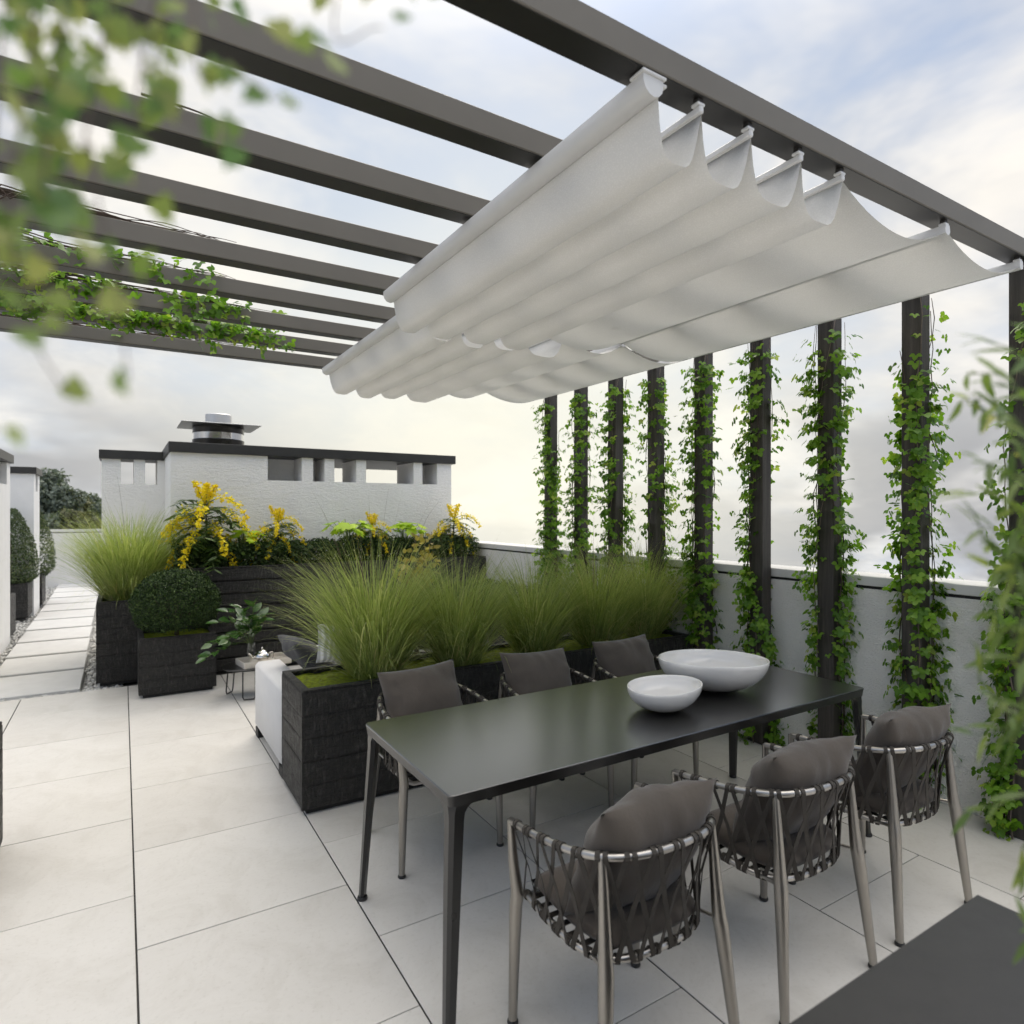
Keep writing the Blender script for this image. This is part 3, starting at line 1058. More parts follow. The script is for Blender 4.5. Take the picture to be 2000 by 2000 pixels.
# ---- woven strap armchair, local frame: front towards +y
def make_chair():
    t = thing('armchair', '', 'chair')
    up_l = smooth_path([(-.258, .225, .637), (-.256, .10, .650), (-.240, -.06, .672), (-.198, -.165, .690), (-.11, -.215, .696), (0, -.228, .697)], 8)
    upper = up_l + [Vector((-p.x, p.y, p.z)) for p in reversed(up_l[:-1])]
    lo_l = smooth_path([(-.218, .205, .412), (-.222, .08, .405), (-.214, -.04, .398), (-.175, -.125, .393), (-.10, -.163, .391), (0, -.172, .391)], 8)
    lower = lo_l + [Vector((-p.x, p.y, p.z)) for p in reversed(lo_l[:-1])]
    L = dict(local=True)
    obj('arm_rail', MB().tube(upper, .0115, 12), M['ring_metal'], t, 40, **L)
    obj('seat_rail', MB().tube(lower, .0105, 10), M['ring_metal'], t, 40, **L)
    obj('front_rail', MB().tube([(-.215, .205, .405), (-.19, .212, .392), (0, .214, .390), (.19, .212, .392), (.215, .205, .405)], .010, 10), M['ring_metal'], t, 40, **L)
    for sx in (-1, 1):
        for pth, rads in (([(-.258, .226, .640), (-.257, .224, .60), (-.250, .222, .50), (-.240, .220, .42), (-.239, .221, .39), (-.243, .223, .34), (-.251, .226, .012)],
                           [.0115, .0125, .0165, .0200, .0210, .0205, .0140]),
                          ([(-.203, -.160, .688), (-.204, -.165, .65), (-.207, -.176, .52), (-.210, -.184, .43), (-.212, -.188, .40), (-.217, -.194, .35), (-.246, -.226, .012)],
                           [.0115, .0125, .0170, .0205, .0220, .0215, .0140])):
            pth = [(sx * -x if sx > 0 else x, y, z) for x, y, z in pth]
            lg = obj('leg', MB().tube(smooth_path(pth, 3), [rads[0]] + list(np.interp(np.linspace(0, 6, 19)[1:], range(7), rads)), 12), M['chair_metal'], t, 50, **L)
            fx, fy = pth[-1][0], pth[-1][1]
            obj('foot', MB().lathe([(.0155, .0005), (.0175, .003), (.0175, .009), (.015, .0135)], (fx, fy, 0), 14), M['foot'], lg, 40, **L)
            kx, ky = pth[3][0], pth[3][1]
            q, _ = along(lower, .5 + .5 * (1 if pth[0][1] > 0 else .43) * (1 if kx > 0 else -1))
            obj('pin', MB().tube([(kx, ky, .408), q], .006, 8), M['ring_metal'], lg, 40, **L)
    # straps: from every loop on the arm rail two straps run down and apart
    N = 17
    for k in range(N):
        a_ = .025 + .95 * k / (N - 1)
        for sgn in (-1, 1):
            b = min(.985, max(.015, .03 + .94 * (k + sgn * 1.35) / (N - 1)))
            if (k + sgn * 1.35) < -.6 or (k + sgn * 1.35) > N - .4:
                continue
            p0, t0 = along(upper, a_ + sgn * .0078)
            p1, t1 = along(lower, b)
            c = Vector((0, .03, 0))
            mb = MB()
            n0 = (p0 - Vector((0, .02, p0.z))).normalized()
            outw = .0125 + (.0018 if sgn > 0 else 0)
            q0, q1 = p0 + n0 * outw, p1 + Vector((p1.x, p1.y - .02, 0)).normalized() * outw
            ax = (q1 - q0).normalized()
            nrm = n0 - ax * n0.dot(ax)
            nrm.normalize()
            sd = ax.cross(nrm)
            w_, h_ = .0072, .0011
            ring = []
            for s_ in (0, .5, 1):
                c_ = q0.lerp(q1, s_) - nrm * (.010 * math.sin(math.pi * s_))
                ring += [c_ + sd * w_ + nrm * h_, c_ - sd * w_ + nrm * h_, c_ - sd * w_ - nrm * h_, c_ + sd * w_ - nrm * h_]
            fs_ = []
            for i in range(2):
                for j in range(4):
                    fs_.append((i * 4 + j, i * 4 + (j + 1) % 4, i * 4 + 4 + (j + 1) % 4, i * 4 + 4 + j))
            fs_ += [(3, 2, 1, 0), (8, 9, 10, 11)]
            mb.add(ring, fs_)
            mb.tube([p0 - t0 * .0068, p0 + t0 * .0068], .0150, 12)
            mb.tube([p1 - t1 * .0068, p1 + t1 * .0068], .0140, 10)
            obj('strap', mb, M['strap'], t, 30, **L)
    # seat pad on webbing
    def seat(a_, b_, side):
        s, q = a_ * 2 - 1, b_ * 2 - 1
        hw = .205 - .045 * max(0, -q) ** 2
        x = hw * s * (1 - .04 * abs(s) ** 3 * q * q)
        y = .022 + .185 * q - .012 * (1 - s * s) * (1 if q < 0 else 0)
        th = max(0, 1 - abs(s) ** 5) ** .4 * max(0, 1 - abs(q) ** 5) ** .4
        return (x, y, .442 + side * (.040 * th + (.004 * noise.noise((x * 12, y * 12, 2)) if side > 0 else 0) * th))
    me_ = MB().grid(lambda a_, b_: seat(a_, b_, 1), 18, 18).grid(lambda a_, b_: seat(a_, b_, -1), 18, 18)
    so = obj('seat_cushion', me_, M['cushion'], t, 180, fix=False, local=True)
    weld(so.data)
    web = MB()
    for i in range(7):
        y = -.11 + i * .05
        hw = .205 if y > -.05 else .205 - (-.05 - y) * .9
        web.cbox(-hw, hw, y - .011, y + .011, .3945, .3975, .001)
    for i in range(7):
        x = -.15 + i * .05
        web.cbox(x - .011, x + .011, -.135 + abs(x) * .25, .205, .3980, .4005, .001)
    obj('seat_webbing', web, M['strap'], t, **L)
    bc = bpy.data.objects.new('back_cushion', pillow_mesh('back_cushion', .430, .410, .205, 5, M['cushion']))
    COL.objects.link(bc)
    bc.parent = t
    bc.location = (0, -.085, .630)
    bc.rotation_euler = (R(26), 0, 0)
    return t


chair0 = make_chair()
bc_variants = [pillow_mesh('back_cushion', .430, .410, .205, s, M['cushion']) for s in (21, 34)]
chair_spots = [
    (1.285, 1.450, -1.5, 'strap armchair nearest the camera, its back turned, at the table front'),
    (2.000, 1.450, -.5, 'middle strap armchair of the near row, back turned to the camera'),
    (2.700, 1.450, -2.5, 'strap armchair at the right end of the near row, by the white wall'),
    (1.290, 2.835, 180.5, 'strap armchair across the table at its left end, facing the camera'),
    (1.985, 2.835, 179, 'middle strap armchair across the table, in front of the grasses'),
    (2.640, 2.835, 181, 'strap armchair across the table behind the large white bowl'),
]
chairs = []
for i in range(1, 6):
    chairs.append(copy_tree(chair0))
chairs.insert(0, chair0)
for i, (c_, (x, y, a_, lab)) in enumerate(zip(chairs, chair_spots)):
    c_.location = (x, y, 0)
    c_.rotation_euler = (0, 0, R(a_))
    tag(c_, lab, 'chair', 'strap armchairs around the dining table')
    for ch in c_.children:
        if ch.name.startswith('back_cushion'):
            if i % 3:
                ch.data = bc_variants[i % 3 - 1]
            ch.rotation_euler = (R(26 + random.uniform(-2, 2)), R(random.uniform(-2.5, 2.5)), R(random.uniform(-3, 3)))

# ---- dark counter corner in the right foreground
K = thing('side_counter', 'dark grey counter top corner in the blurred right foreground', 'counter', (.9, .25, 0))
obj('counter_top', MB().cbox(.25, 1.62, -.15, .654, .725, .75, .003), M['counter'], K)
obj('cabinet', MB().box(.29, 1.58, -.11, .61, .06, .7245), M['counter'], K)
obj('plinth', MB().box(.33, 1.54, -.07, .57, .001, .0595), M['black_gap'], K)

# ---- white sofa behind the low planter
S_ = thing('sofa', 'white upholstered outdoor sofa half hidden behind the low planter', 'sofa', (2.0, 4.4, 0))
obj('arm', MB().cbox(.812, 1.00, 3.955, 4.85, .062, .523, .022), M['upholstery'], S_, 60)
obj('seat_base', MB().cbox(1.003, 3.05, 4.13, 4.84, .062, .30, .015), M['upholstery'], S_, 60)
obj('backrest', MB().cbox(1.003, 3.05, 3.955, 4.127, .062, .60, .02), M['upholstery'], S_, 60)
for i in range(2):
    obj('seat_cushion', MB().cbox(1.006 + i * 1.023, 2.024 + i * 1.023, 4.14, 4.85, .302, .43, .03), M['upholstery'], S_, 60)
for x in (.86, 3.0):
    for y in (4.0, 4.79):
        obj('leg', MB().box(x - .045, x + .045, y - .045, y + .045, .001, .061), M['black_gap'], S_)


def loose_pillow(label, loc, rot, w, h, t, seed, mat):
    me = pillow_mesh('throw_pillow', w, h, t, seed, mat, n=18)
    o = bpy.data.objects.new('throw_pillow', me)
    COL.objects.link(o)
    o.location, o.rotation_euler = loc, [R(a_) for a_ in rot]
    return tag(o, label, 'pillow')


loose_pillow('dark grey throw pillow leaning on the white sofa arm', (1.10, 4.50, .60), (50, 0, -86), .44, .40, .17, 3, M['cushion_grey'])
loose_pillow('upper white striped pillow behind the left grass clump', (1.27, 4.30, .70), (-14, 8, 8), .34, .26, .13, 9, M['striped'])
loose_pillow('lower white striped pillow behind the left grass clump', (1.30, 4.42, .56), (-20, -4, -6), .34, .26, .13, 10, M['striped'])
loose_pillow('white pillow glimpsed between the second and third grass clumps', (2.25, 4.32, .63), (-14, 3, 4), .44, .36, .15, 12, M['upholstery'])

# ---- low round side table with tea things
ST = thing('side_table', 'low round black side table beside the white sofa', 'table', (.95, 5.93, 0))
obj('table_top', MB().lathe([(.05, .248), (.215, .248), (.220, .252), (.220, .260), (.216, .264), (.05, .264)], (.95, 5.93, 0), 40), M['table_black'], ST, 40)
for a_ in (20, 140, 260):
    c_, s_ = math.cos(R(a_)), math.sin(R(a_))
    d_, e_ = -s_ * .05, c_ * .05
    pts = [(.95 + c_ * .17 + d_, 5.93 + s_ * .17 + e_, .249), (.95 + c_ * .19 + d_, 5.93 + s_ * .19 + e_, .03), (.95 + c_ * .19 + d_ * .8, 5.93 + s_ * .19 + e_ * .8, .008),
           (.95 + c_ * .19 - d_ * .8, 5.93 + s_ * .19 - e_ * .8, .008), (.95 + c_ * .19 - d_, 5.93 + s_ * .19 - e_, .03), (.95 + c_ * .17 - d_, 5.93 + s_ * .17 - e_, .249)]
    obj('leg', MB().tube(pts, .006, 8), M['table_black'], ST, 40)
TR = thing('tray', 'cream rectangular tray on the round side table', 'tray', (1.06, 5.89, .2645))
TA = Matrix.Translation((1.06, 5.89, .2650)) @ Matrix.Rotation(R(8), 4, 'Z')


def xform(mb, mt):
    mb.v = [tuple(mt @ Vector(p)) for p in mb.v]
    return mb


obj('base', xform(MB().cbox(-.20, .20, -.13, .13, 0, .008, .002), TA), M['tray'], TR)
for b in ((-.20, .20, -.13, -.122), (-.20, .20, .122, .13), (-.20, -.192, -.1215, .1215), (.192, .20, -.1215, .1215)):
    obj('side', xform(MB().cbox(*b, .0085, .052, .002), TA), M['tray'], TR)
tz = .2735
TP = thing('teapot', 'polished silver teapot on the tray', 'teapot', (1.05, 5.91, tz))
obj('body', MB().lathe([(.03, 0), (.052, .002), (.068, .025), (.072, .050), (.064, .075), (.045, .090), (.030, .094)], (1.05, 5.91, tz), 28), M['silver'], TP, 50)
lid = obj('lid', MB().lathe([(.044, .0915), (.040, .100), (.022, .110), (.006, .113)], (1.05, 5.91, tz), 24), M['silver'], TP, 50)
obj('knob', MB().lathe([(.004, .112), (.009, .118), (.011, .125), (.007, .133), (.002, .135)], (1.05, 5.91, tz), 14), M['silver'], lid, 50)
obj('spout', MB().tube(smooth_path([(.985, 5.91, tz + .035), (.965, 5.91, tz + .050), (.952, 5.91, tz + .075), (.937, 5.91, tz + .085)], 5), [.015 - .0005 * i for i in range(16)], 10), M['silver'], TP, 60)
obj('handle', MB().tube(smooth_path([(1.112, 5.91, tz + .078), (1.140, 5.91, tz + .080), (1.148, 5.91, tz + .050), (1.135, 5.91, tz + .025), (1.115, 5.91, tz + .022)], 5), .005, 8), M['silver'], TP, 60)
for i, (x, y, lab) in enumerate(((.965, 5.815, 'small cream cup on the tray left of the teapot'), (1.17, 5.83, 'small cream cup on the tray right of the teapot'))):
    cup = thing('cup', lab, 'cup', (x, y, tz))
    obj('bowl', MB().lathe([(.015, 0), (.022, .002), (.032, .025), (.035, .048), (.033, .048), (.029, .025), (.004, .006)], (x, y, tz), 20), M['tray'], cup, 50)
    obj('handle', MB().tube(smooth_path([(x + .034, y, tz + .04), (x + .05, y, tz + .036), (x + .048, y, tz + .018), (x + .030, y, tz + .014)], 4), .0035, 7), M['tray'], cup, 60)


# ================================================================== PLANTS
# leaf templates (leaf axis +y, blade in xy, normal +z), triangles
def leaf_template(L, W, fold=.12, droop=.10, tip=.0):
    ys = [0, .18, .46, .78, 1]
    ws = [0, .38, .50, .27, 0]
    v = [(0, 0, 0)]
    for y, w_ in zip(ys[1:4], ws[1:4]):
        v += [(-w_ * W, y * L, fold * W * w_ - droop * L * y * y), (0, y * L, -droop * L * y * y), (w_ * W, y * L, fold * W * w_ - droop * L * y * y)]
    v.append((0, L, -droop * L))
    f_ = [(0, 2, 1), (0, 3, 2)]
    for o_ in (1, 4):
        f_ += [(o_, o_ + 1, o_ + 4), (o_, o_ + 4, o_ + 3), (o_ + 1, o_ + 2, o_ + 5), (o_ + 1, o_ + 5, o_ + 4)]
    f_ += [(7, 8, 10), (8, 9, 10)]
    return np.array(v), f_


def trifoliate(L, W):
    v0, f0 = leaf_template(L, W)
    V, F = [], []
    for a_, s_, off in ((0, 1, .25), (68, .86, .12), (-68, .86, .12)):
        c_, sn = math.cos(R(a_)), math.sin(R(a_))
        p_ = v0 * s_ + np.array([0, off * L, 0])
        q = np.column_stack([p_[:, 0] * c_ - p_[:, 1] * sn, p_[:, 0] * sn + p_[:, 1] * c_, p_[:, 2] - abs(a_) * .00004])
        F += [[i + len(V) for i in t] for t in f0]
        V += q.tolist()
    return np.array(V), F


TRI_V, TRI_F = trifoliate(.036, .029)
SIMPLE_V, SIMPLE_F = leaf_template(1, .62)
QUAD_V = np.array([(-.5, 0, 0), (.5, 0, 0), (.42, 1, .08), (-.42, 1, .08)]); QUAD_F = [(0, 1, 2, 3)]
DIA_V = np.array([(0, 0, 0), (.34, .5, .10), (0, 1, -.05), (-.34, .5, .10)]); DIA_F = [(0, 1, 2), (0, 2, 3)]


def template_mesh(name, V, F, mat, smooth=True):
    return raw_mesh(name, np.array(V), np.array(F), mat, smooth, np.zeros(len(V)))


# ---- climbing vines on the posts
vine_leaf_me = [template_mesh('leaf', *trifoliate(.036 * s, .029 * s), M['vine_single']) for s in (.85, 1.0, 1.15)]
ordinal = ['first', 'second', 'third', 'fourth', 'fifth', 'sixth', 'seventh', 'eighth', 'ninth']


def post_vine(k, y):
    rr = random.Random(100 + k)
    cx, cy = 3.777, y + .0525
    lab = f'leafy creeper winding up the {ordinal[k]} post from the right' if k else 'leafy creeper on the post at the right picture edge'
    if k == 8:
        lab = 'leafy creeper winding up the leftmost post beside the far awning'
    t = thing('climbing_vine', lab, 'vine', (cx, cy, 0), 'creepers climbing the pergola posts')
    hx, hy = .047, .0525
    stems = []
    for s in range(7):
        a0 = rr.uniform(0, 2 * math.pi)
        tw = rr.choice((-1, 1)) * rr.uniform(.5, 1.6)
        pts = []
        zt_ = rr.uniform(1.9, 2.78) if s > 4 else 2.78
        nz = 26
        for i in range(nz + 1):
            z = zt_ * i / nz
            a_ = a0 + tw * z + .5 * math.sin(z * 4 + s)
            off = .012 + .035 * max(0, noise.noise((z * 2.2, s * 3.1, k))) + .004
            ca, sa = math.cos(a_), math.sin(a_)
            r_ = min(hx / max(abs(ca), 1e-3), hy / max(abs(sa), 1e-3))
            pts.append(Vector((cx + ca * (r_ + off), cy + sa * (r_ + off), z + .004)))
        stems.append(pts)
        rad = [rr.uniform(.0028, .0058) * (1 - .55 * i / nz) for i in range(nz + 1)]
        obj('stem', MB().tube([p + Vector((rr.uniform(-1, 1), rr.uniform(-1, 1), 0)) * .006 for p in pts], rad, 5), M['twig'] if s % 2 else M['bark'], t, 180)
    # leaves cluster in bands with thinner stretches between
    N = 1400 if k < 4 else 1150
    loc, nor = [], []
    while len(loc) < N:
        z = rr.uniform(.02, 2.78)
        dens = .52 + 1.0 * noise.noise((z * 2.1, k * 7.3, 0)) + (.30 if z < 1.35 else .0) + (.14 if z > 2.0 else 0)
        if rr.random() > dens:
            continue
        pts = stems[rr.randrange(7)]
        i = min(len(pts) - 1, int(z / pts[-1].z * 26)) if z < pts[-1].z else None
        if i is None:
            continue
        p = pts[i]
        out = Vector((p.x - cx, p.y - cy, 0)).normalized()
        mid = min(abs(p.x - cx) / hx, abs(p.y - cy) / hy)          # small in the middle of a face
        if mid < .55 and rr.random() < .42:
            continue
        reach = abs(rr.gauss(.018, .030)) if rr.random() < .93 else rr.uniform(.05, .085)
        side = Vector((rr.gauss(0, .022), rr.gauss(0, .022), rr.gauss(0, .02)))
        q = p + out * reach + side
        if abs(q.x - cx) < hx + .004 and abs(q.y - cy) < hy + .004:
            q = p + out * .02
        if q.x > 3.832 and q.z < 1.22:
            q.x = 3.832
        loc.append(q)
        nor.append((out.x * .8, out.y * .8, .75))
    loc = np.array([tuple(p) for p in loc]); nor = np.array(nor)
    n = len(loc)
    Nn = nor + rng.normal(0, .32, (n, 3))
    Nn /= np.linalg.norm(Nn, axis=1, keepdims=True)
    Yd = nor * np.array([1, 1, 0]) * .6 + np.array([0, 0, -.9]) + rng.normal(0, .45, (n, 3))
    Rm = axis_rots(Yd, Nn) * rng.uniform(.6, 1.25, (n, 1, 1))
    n_single = 0
    if 1 <= k <= 3:
        n_single = 240
    if n_single:
        d2 = loc[:, 0] * .9 + loc[:, 1] * 1.2                  # the side that faces the terrace
        order = np.argsort(d2)
        pick = order[:n_single]
        rest = order[n_single:]
        for i in pick:
            mt = Matrix([[*Rm[i][0], loc[i][0]], [*Rm[i][1], loc[i][1]], [*Rm[i][2], loc[i][2]], [0, 0, 0, 1]])
            inst('leaf', vine_leaf_me[i % 3], t, mt)
        Rm, loc = Rm[rest], loc[rest]
    lv = mesh_obj('leaves', batch_mesh('leaves', TRI_V, TRI_F, Rm, loc, M['vine'], True, off=wloc(t)), t)
    lv['kind'] = 'stuff'


for k, y in enumerate(BY):
    post_vine(k, y)


# ---- vines lying along the far beams
def beam_vine(name, label, k, x0, x1, leaves, stems, hang):
    rr = random.Random(300 + k)
    y = BY[k]
    t = thing(name, label, 'vine', ((x0 + x1) / 2, y + .04, 2.893), 'creepers lying over the pergola beams')
    base = []
    for s in range(stems):
        xa, xb = x0, x1 - rr.uniform(0, .45) * (s > 0)
        zoff, yoff = rr.uniform(.004, .05), rr.uniform(-.03, .11)
        pts = []
        n = 22
        for i in range(n + 1):
            q = i / n
            x = xa + (xb - xa) * q
            taper = 1 - .8 * q
            yy = y + .045 + (yoff - .045) * taper + .03 * noise.noise((x * 3, s * 2.3, k))
            zz = 2.897 + zoff * taper + .035 * max(-.05, noise.noise((x * 3.5, s * 5.1, k + 4)))
            if yy < y - .004 and rr.random() < hang:
                zz -= .05
            zz = max(zz, 2.8965) if y - .004 < yy < y + .10 else zz
            pts.append((x, yy, zz))
        base.append(pts)
        obj('stem', MB().tube(pts, [.0045 * (1 - .7 * i / n) for i in range(n + 1)], 5), M['bark'], t, 180)
    if not leaves:
        return
    loc = []
    while len(loc) < leaves:
        p = rr.choice(rr.choice(base))
        d = .5 + 1.2 * noise.noise((p[0] * 4, k * 3, 9)) + .25
        if rr.random() > d:
            continue
        q = [p[0] + rr.gauss(0, .025), p[1] + rr.gauss(0, .035), p[2] + rr.gauss(0, .022) + .008]
        if rr.random() < hang:                     # trailing over the front edge
            q[1] = y - abs(rr.gauss(.02, .02)) - .004
            q[2] = 2.89 - abs(rr.gauss(0, .055))
        elif y - .01 < q[1] < y + .104:
            q[2] = max(q[2], 2.902)
        loc.append(q)
    loc = np.array(loc); n = len(loc)
    Nn = np.tile([0, -.5, .7], (n, 1)) + rng.normal(0, .45, (n, 3))
    Yd = np.tile([.1, -.4, -.4], (n, 1)) + rng.normal(0, .6, (n, 3))
    Rm = axis_rots(Yd, Nn / np.linalg.norm(Nn, axis=1, keepdims=True)) * rng.uniform(.8, 1.3, (n, 1, 1))
    lv = mesh_obj('leaves', batch_mesh('leaves', TRI_V, TRI_F, Rm, loc, M['vine'], True, off=wloc(t)), t)
    lv['kind'] = 'stuff'


beam_vine('dry_vine', 'short bare twigs caught on the third pergola beam', 2, .05, .42, 0, 4, 1)
beam_vine('dry_vine', 'bundle of bare brown vine stems over the fifth pergola beam', 4, -.75, .50, 0, 16, .3)
beam_vine('beam_vine', 'sparse leafy creeper on the sixth pergola beam', 5, -.85, .56, 150, 14, .25)
beam_vine('beam_vine', 'leafy creeper trailing over the seventh pergola beam', 6, -.95, .87, 330, 12, .42)
beam_vine('beam_vine', 'dense leafy creeper hanging from the eighth pergola beam', 7, -1.1, 1.02, 760, 10, .5)
beam_vine('dry_vine', 'thin bare stems along the farthest pergola beam', 8, -1.2, .95, 12, 9, .3)


# ---- ornamental grasses
def grass_blades(n, base_r, length, spread, seed, width=.0047, droop=1.0):
    g = np.random.default_rng(seed)
    a_ = g.uniform(0, 2 * np.pi, n)
    r_ = base_r * np.sqrt(g.random(n))
    base = np.column_stack([r_ * np.cos(a_), r_ * np.sin(a_), np.zeros(n)])
    az = a_ + g.normal(0, .55, n)
    L = length * g.uniform(.55, 1.08, n)
    lean = np.clip(np.abs(g.normal(.0, .36, n)) + .42 * (r_ / base_r), .02, 1.3) * spread
    low = g.random(n) < .16
    lean[low] += .32
    L[low] *= .50
    segs = 7
    k = g.uniform(.5, 1.35, n) * droop
    th = lean.copy()
    P_ = [base]
    cur = base.copy()
    for i in range(segs):
        d = np.column_stack([np.sin(th) * np.cos(az), np.sin(th) * np.sin(az), np.cos(th)])
        cur = cur + d * (L / segs)[:, None]
        P_.append(cur.copy())
        th = th + k * (.03 + .34 * (i / segs) ** 1.7) * (1 + 1.0 * lean)
        th = np.minimum(th, 2.7)
    P_ = np.stack(P_, 1)                                    # n, segs+1, 3
    side = np.column_stack([-np.sin(az + g.normal(0, .6, n)), np.cos(az), np.zeros(n)])
    side /= np.linalg.norm(side, axis=1, keepdims=True)
    wprof = np.array([.75, 1, 1, .95, .85, .65, .4, .06])
    W_ = (width * g.uniform(.6, 1.25, n))[:, None] * wprof[None]
    Lf = P_ - side[:, None] * W_[..., None] * .5
    Rt = P_ + side[:, None] * W_[..., None] * .5
    V = np.stack([Lf, Rt], 2).reshape(-1, 3)
    m_ = 2 * (segs + 1)
    f0 = np.array([(2 * i, 2 * i + 1, 2 * i + 3, 2 * i + 2) for i in range(segs)])
    F = (f0[None] + (np.arange(n) * m_)[:, None, None]).reshape(-1, 4)
    rnd = np.clip(g.beta(2, 2.4, n) + .25 * low, 0, 1)
    return V, F, np.repeat(rnd, m_)


grass_cache = {}


def grass(label, x, y, z, n, base_r, length, spread, seed, stalks=26, rz=0.0, sc=1.0):
    t = thing('ornamental_grass', label, 'grass', (x, y, z), 'feathery grass clumps', rz)
    key = (n, base_r, length, spread, seed)
    if key not in grass_cache:
        V, F, rn = grass_blades(n, base_r, length, spread, seed)
        me = raw_mesh('blades', V, F, M['grass'], True, rn)
        V2, F2, rn2 = grass_blades(stalks, base_r * .6, length * 1.22, spread * .62, seed + 77, .0028, .55)
        grass_cache[key] = (me, raw_mesh('seed_stalks', V2, F2, M['seed'], True, rn2))
    for nm, me in zip(('blades', 'seed_stalks'), grass_cache[key]):
        o = mesh_obj(nm, me, t)
        o['kind'] = 'stuff'
    t.scale = (sc, sc, sc)
    return t


gz_ = .612
grass('big arching green grass clump at the left end of the low planter', 1.29, 3.65, gz_, 2000, .13, .92, .70, 41, 40)
grass('second green grass clump from the left in the low planter', 1.83, 3.63, gz_, 1650, .12, .82, .68, 42, 30, .7)
grass('third green grass clump from the left in the low planter', 2.43, 3.65, gz_, 1450, .12, .78, .70, 43, 24, 1.5)
grass('fourth green grass clump from the left in the low planter', 2.98, 3.64, gz_, 1600, .12, .84, .66, 44, 44, 2.2)
grass('rightmost green grass clump of the low planter, beside the posts', 3.46, 3.66, gz_, 1400, .11, .84, .62, 45, 40, 3.0)
grass('tall pale green grass in the planter beside the path', .07, 7.32, .725, 3300, .20, 1.02, .70, 46, 30)


# ---- clipped shrubs
def shell_points(n, fn, seed):
    g = np.random.default_rng(seed)
    pts, nor = [], []
    while len(pts) < n:
        d = g.normal(0, 1, 3)
        d /= np.linalg.norm(d)
        p, nn = fn(d, g)
        if p is not None:
            pts.append(p); nor.append(nn)
    return np.array(pts), np.array(nor)


def leaf_mass(name, pts, nor, size, mat, spread, off, tv=DIA_V, tf=DIA_F):
    n = len(pts)
    Rm = rand_rots(n, nor, spread) * (size * rng.uniform(.7, 1.3, (n, 1, 1)))
    return batch_mesh(name, tv, tf, Rm, pts, mat, False, off=off)


def ball(label, cx, cy, cz, rx, rz_, n, size, mat, name='ball_shrub', seed=5, base=.5):
    t = thing(name, label, 'shrub', (cx, cy, base))

    def fn(d, g):
        if d[2] < -.72:
            return None, None
        wob = 1 + .035 * noise.noise(Vector(d * 3.2)) + .03 * noise.noise(Vector(d * 9)) - .30 * g.random() ** 2.2
        q = np.array([cx + d[0] * rx * wob, cy + d[1] * rx * wob, cz + d[2] * rz_ * wob])
        return q, d
    pts, nor = shell_points(n, fn, seed)
    o = mesh_obj('foliage', leaf_mass('foliage', pts, nor, size, mat, .75, wloc(t)), t)
    o['kind'] = 'stuff'
    obj('trunk', MB().tube([(cx, cy, base - .02), (cx + .006, cy, base + .08), (cx, cy + .006, cz)], [.02, .017, .012], 8), M['bark'], t, 180)
    for i in range(14):
        a_, b_ = i * 2.4, -.3 + 1.3 * (i / 14)
        d = Vector((math.cos(a_) * math.cos(b_), math.sin(a_) * math.cos(b_), math.sin(b_)))
        obj('branch', MB().tube([(cx, cy, cz - .15), (cx + d.x * rx * .45, cy + d.y * rx * .45, cz - .1 + d.z * rz_ * .5), (cx + d.x * rx * .82, cy + d.y * rx * .82, cz + d.z * rz_ * .8)], [.008, .005, .003], 5), M['bark'], t, 180)
    return t


ball('dark green clipped ball shrub in the square planter', .42, 6.525, .765, .365, .315, 20000, .0175, M['box_leaf'], base=.475)


def cone(label, cx, cy, z0, h, r, n, seed):
    t = thing('cone_shrub', label, 'shrub', (cx, cy, z0))
    g = np.random.default_rng(seed)
    q = g.random(n) ** 1.25
    a_ = g.uniform(0, 2 * np.pi, n)
    prof = r * np.sin(np.clip((1 - q) * 1.9 + .12, 0, np.pi)) ** .75 * (1 - .22 * g.random(n) ** 2)
    prof = prof * np.where(q < .08, .7 + 3.5 * q, 1)
    pts = np.column_stack([cx + prof * np.cos(a_), cy + prof * np.sin(a_), z0 + .02 + q * h])
    nor = np.column_stack([np.cos(a_), np.sin(a_), np.full(n, .4)])
    o = mesh_obj('foliage', leaf_mass('foliage', pts, nor, .030, M['cone_leaf'], .7, wloc(t)), t)
    o['kind'] = 'stuff'
    obj('trunk', MB().tube([(cx, cy, z0 - .04), (cx, cy, z0 + h * .7)], [.025, .01], 8), M['bark'], t, 180)


cone('grey green cone shaped shrub beside the left wall block', -1.44, 12.08, .50, 1.12, .34, 9000, 61)
cone('cone shaped shrub half hidden behind the far white wall block', -1.30, 13.6, .50, 1.12, .30, 6000, 62)


